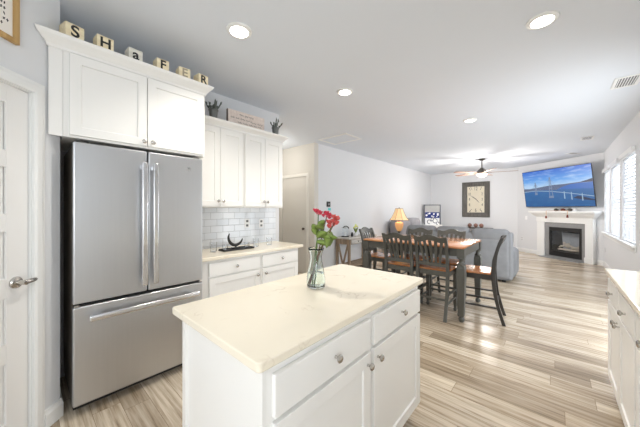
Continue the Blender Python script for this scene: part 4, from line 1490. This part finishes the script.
def flat(name, poly, m, y=-0.0085, t=0.001):
    MB().prism([(xf(a), zf(b)) for a, b in poly], 'y', y, y + t).build(name, m, tv)
flat('screen_far_sea', [(0, 0.50), (1, 0.42), (1, 0.575), (0.8, 0.57), (0.55, 0.52)], land2, -0.0080)
flat('screen_hills', [(0, 0.43), (0.15, 0.455), (0.35, 0.45), (0.52, 0.435), (0.60, 0.50), (0.72, 0.555), (0.9, 0.575), (1, 0.575), (1, 0.60), (0.9, 0.60), (0.74, 0.585), (0.62, 0.575), (0.5, 0.575), (0.38, 0.56), (0.28, 0.54), (0.1, 0.51), (0, 0.52)], land, -0.0083)
flat('screen_isle', [(0.74, 0.21), (0.80, 0.26), (0.86, 0.24), (1.0, 0.16), (1.0, 0.135), (0.88, 0.16)], dk)
flat('screen_headland', [(0.86, 0.60), (0.93, 0.625), (1.0, 0.66), (1.0, 0.585), (0.9, 0.58)], dk, -0.0086)
dkp = [(0.0, 0.435), (0.2, 0.452), (0.45, 0.415), (0.7, 0.345), (1.0, 0.245)]
flat('bridge_deck', dkp + [(a, b - 0.016) for a, b in reversed(dkp)], brd, -0.0092)
def tower(cx, zb, zt_, wd):
    g = MB()
    for s in (-1, 1):
        g.prism([(xf(cx + s * wd - 0.006), zf(zb)), (xf(cx + s * wd + 0.006), zf(zb)), (xf(cx + s * wd * 0.15 + 0.005), zf(zt_)), (xf(cx + s * wd * 0.15 - 0.005), zf(zt_))], 'y', -0.0096, -0.0086)
    g.prism([(xf(cx - wd), zf(zb + 0.22)), (xf(cx + wd), zf(zb + 0.22)), (xf(cx + wd), zf(zb + 0.245)), (xf(cx - wd), zf(zb + 0.245))], 'y', -0.0096, -0.0086)
    g.prism([(xf(cx - wd * 1.6), zf(zb - 0.03)), (xf(cx + wd * 1.6), zf(zb - 0.03)), (xf(cx + wd * 1.3), zf(zb + 0.03)), (xf(cx - wd * 1.3), zf(zb + 0.03))], 'y', -0.0096, -0.0086)
    g.build('bridge_tower', brd2, tv)
tower(0.44, 0.26, 0.79, 0.025)
tower(0.205, 0.36, 0.68, 0.014)
g = MB()
for cx, zt_, reach in ((0.44, 0.77, 0.17), (0.205, 0.66, 0.09)):
    for k in range(1, 5):
        for s in (-1, 1):
            u = k / 4
            g.tube([(xf(cx), -0.0092, zf(zt_ - 0.02)), (xf(cx + s * reach * u), -0.0092, zf(0.455 - (0.05 * u if s > 0 and cx > 0.3 else 0)))], 0.0016, 4)
g.build('bridge_cables', brd2, tv)
for x_, za, zb in ((0.63, 0.20, 0.39), (0.725, 0.17, 0.36), (0.86, 0.14, 0.32)):
    flat('bridge_pier', [(x_ - 0.008, za), (x_ + 0.008, za), (x_ + 0.005, zb), (x_ - 0.005, zb)], brd, -0.0090)

# plates on the fireplace wall and right wall
def on_t(s, z):
    return Matrix.Translation(tw(s, 0, z)) @ Matrix.Rotation(TWR, 4, 'Z')
plate('light_switch', 'white light switch on the wall left of the fireplace', 'switch', on_t(0.30, 1.09), kind='switch')
plate('wall_outlet', 'white outlet low on the wall left of the fireplace', 'outlet', on_t(0.16, 0.42))
plate('wall_outlet', 'white outlet low on the right wall under the windows', 'outlet', Matrix.Translation((XR, 9.0, 0.42)) @ Matrix.Rotation(-KR, 4, 'Z'))

# ------------------------------------------------------------------ ceiling
hl = thing('added_hall_light', 'round flush ceiling light added out of sight in the hall behind the wall cabinets', 'ceiling light', (-4.35, 3.2, CE - 0.0005))  # unseen fixture added to brighten the hall
MB().lathe([(0.15, 0), (0.15, -0.02), (0.14, -0.02)], None, 24).build('rim', M['fandk'], hl)
MB().lathe([(0.14, -0.021), (0.13, -0.05), (0.08, -0.075), (0.003, -0.082)], None, 24).build('diffuser', M['fanglow'], hl, smooth='auto')
pl = bpy.data.lights.new('hall_fill', 'POINT')
pl.energy = 10.0
pl.color = (1.0, 0.97, 0.91)
pl.shadow_soft_size = 0.12
po = bpy.data.objects.new('hall_fill', pl)
COL.objects.link(po)
po.location = (0, 0, -0.4)
po.parent = hl
LIGHTS = [(-1.81, 1.10, 'recessed ceiling light nearest the refrigerator'), (-1.83, 2.49, 'recessed ceiling light in front of the hall opening'),
          (-0.07, 2.50, 'recessed ceiling light nearest the right counter'), (-0.98, 4.57, 'recessed ceiling light over the dining table')]
for x, y, lb in LIGHTS:
    o = thing('ceiling_light', lb, 'ceiling light', (x, y, CE - 0.0005), 0, 'recessed ceiling lights')
    MB().lathe([(0.095, 0), (0.092, -0.008), (0.068, -0.014), (0.066, -0.004), (0.067, -0.0001)], None, 28).build('trim_ring', M['trim'], o, smooth='auto')
    MB().lathe([(0.002, -0.006), (0.064, -0.006), (0.064, -0.0145), (0.002, -0.0146)], None, 24).build('lens', M['lampglow'], o)
    l = bpy.data.lights.new('can_light', 'SPOT')
    l.spot_size = R(128)
    l.spot_blend = 0.75
    l.shadow_soft_size = 0.06
    l.energy = CAN_W
    l.color = (1.0, 0.95, 0.865)
    lo = bpy.data.objects.new('can_light', l)
    COL.objects.link(lo)
    lo.location = (0, 0, -0.018)
    lo.parent = o
fn = thing('ceiling_fan', 'bronze ceiling fan with lit bowl over the living area', 'fan', (-1.50, 8.35, CE - 0.0005))
MB().lathe([(0.085, 0), (0.08, -0.02), (0.03, -0.05), (0.015, -0.055)], None, 20).build('canopy', M['fandk'], fn, smooth='auto')
MB().lathe([(0.014, -0.05), (0.014, -0.26)], None, 10).build('downrod', M['fandk'], fn, smooth='auto')
MB().lathe([(0.03, -0.24), (0.06, -0.27), (0.125, -0.33), (0.145, -0.365), (0.14, -0.395), (0.12, -0.40)], None, 24).build('motor_housing', M['fandk'], fn, smooth='auto')
MB().lathe([(0.125, -0.401), (0.128, -0.42), (0.11, -0.46), (0.06, -0.485), (0.003, -0.49)], None, 24).build('light_bowl', M['fanglow'], fn, smooth='auto')
for k in range(5):
    a = YAW + R(186 + 72 * k)
    mx = Matrix.Rotation(a, 4, 'Z') @ Matrix.Translation((0, 0, -0.375)) @ Matrix.Rotation(R(9), 4, 'X')
    MB().prism([(0.17, -0.045), (0.30, -0.060), (0.76, -0.072), (0.80, -0.05), (0.80, 0.05), (0.76, 0.072), (0.30, 0.060), (0.17, 0.045)], 'z', -0.004, 0.004, mx).build('fan_blade', M['blade'], fn)
    MB().box(0.12, 0.24, -0.022, 0.022, -0.010, -0.0045, mx).build('blade_iron', M['fandk'], fn)
pl = bpy.data.lights.new('fan_bulb', 'POINT')
pl.energy = FAN_W
pl.color = (1.0, 0.95, 0.90)
pl.shadow_soft_size = 0.22
po = bpy.data.objects.new('fan_bulb', pl)
COL.objects.link(po)
po.location = (0, 0, -0.74)
po.parent = fn

def vent(x, y, w, h, rz, label, ns=7):
    o = thing('ceiling_vent', label, 'vent', (x, y, CE - 0.0005), rz)
    f = MB()
    t = 0.028
    f.box(-w / 2, w / 2, -h / 2, -h / 2 + t, -0.008, 0)
    f.box(-w / 2, w / 2, h / 2 - t, h / 2, -0.008, 0)
    f.box(-w / 2, -w / 2 + t, -h / 2 + t, h / 2 - t, -0.008, 0)
    f.box(w / 2 - t, w / 2, -h / 2 + t, h / 2 - t, -0.008, 0)
    f.build('frame', M['trim'], o, bevel=0.002)
    MB().box(-w / 2 + t, w / 2 - t, -h / 2 + t, h / 2 - t, -0.002, -0.0002).build('backing', M['slot'], o)
    s = MB()
    for k in range(ns):
        xx = -w / 2 + t + (w - 2 * t) * (k + 0.5) / ns
        mx = Matrix.Translation((xx, 0, -0.005)) @ Matrix.Rotation(R(35), 4, 'Y')
        s.box(-0.004, 0.004, -h / 2 + t, h / 2 - t, -0.0008, 0.0008, mx)
    s.build('slats', M['bolt'], o)
vent(0.57, 4.30, 0.20, 0.34, 0, 'white ceiling vent at the right above the right counter')
vent(0.46, 7.24, 0.18, 0.32, 0, 'white ceiling vent in front of the shuttered windows')
vent(0.33, 9.00, 0.16, 0.30, R(-40), 'small white ceiling vent in front of the television')
ha = thing('ceiling_hatch', 'white framed access hatch in the ceiling by the left wall', 'hatch', (-3.15, 4.12, CE - 0.0005))
f = MB()
f.sweep([(0.34, -0.26), (0.34, 0.26), (-0.34, 0.26), (-0.34, -0.26)], [(0, 0), (0, -0.012), (-0.03, -0.016), (-0.045, -0.010), (-0.045, 0)], closed=True)
f.build('frame', M['trim'], ha)
MB().box(-0.295, 0.295, -0.215, 0.215, -0.005, -0.0005).build('panel', M['ceil'], ha)
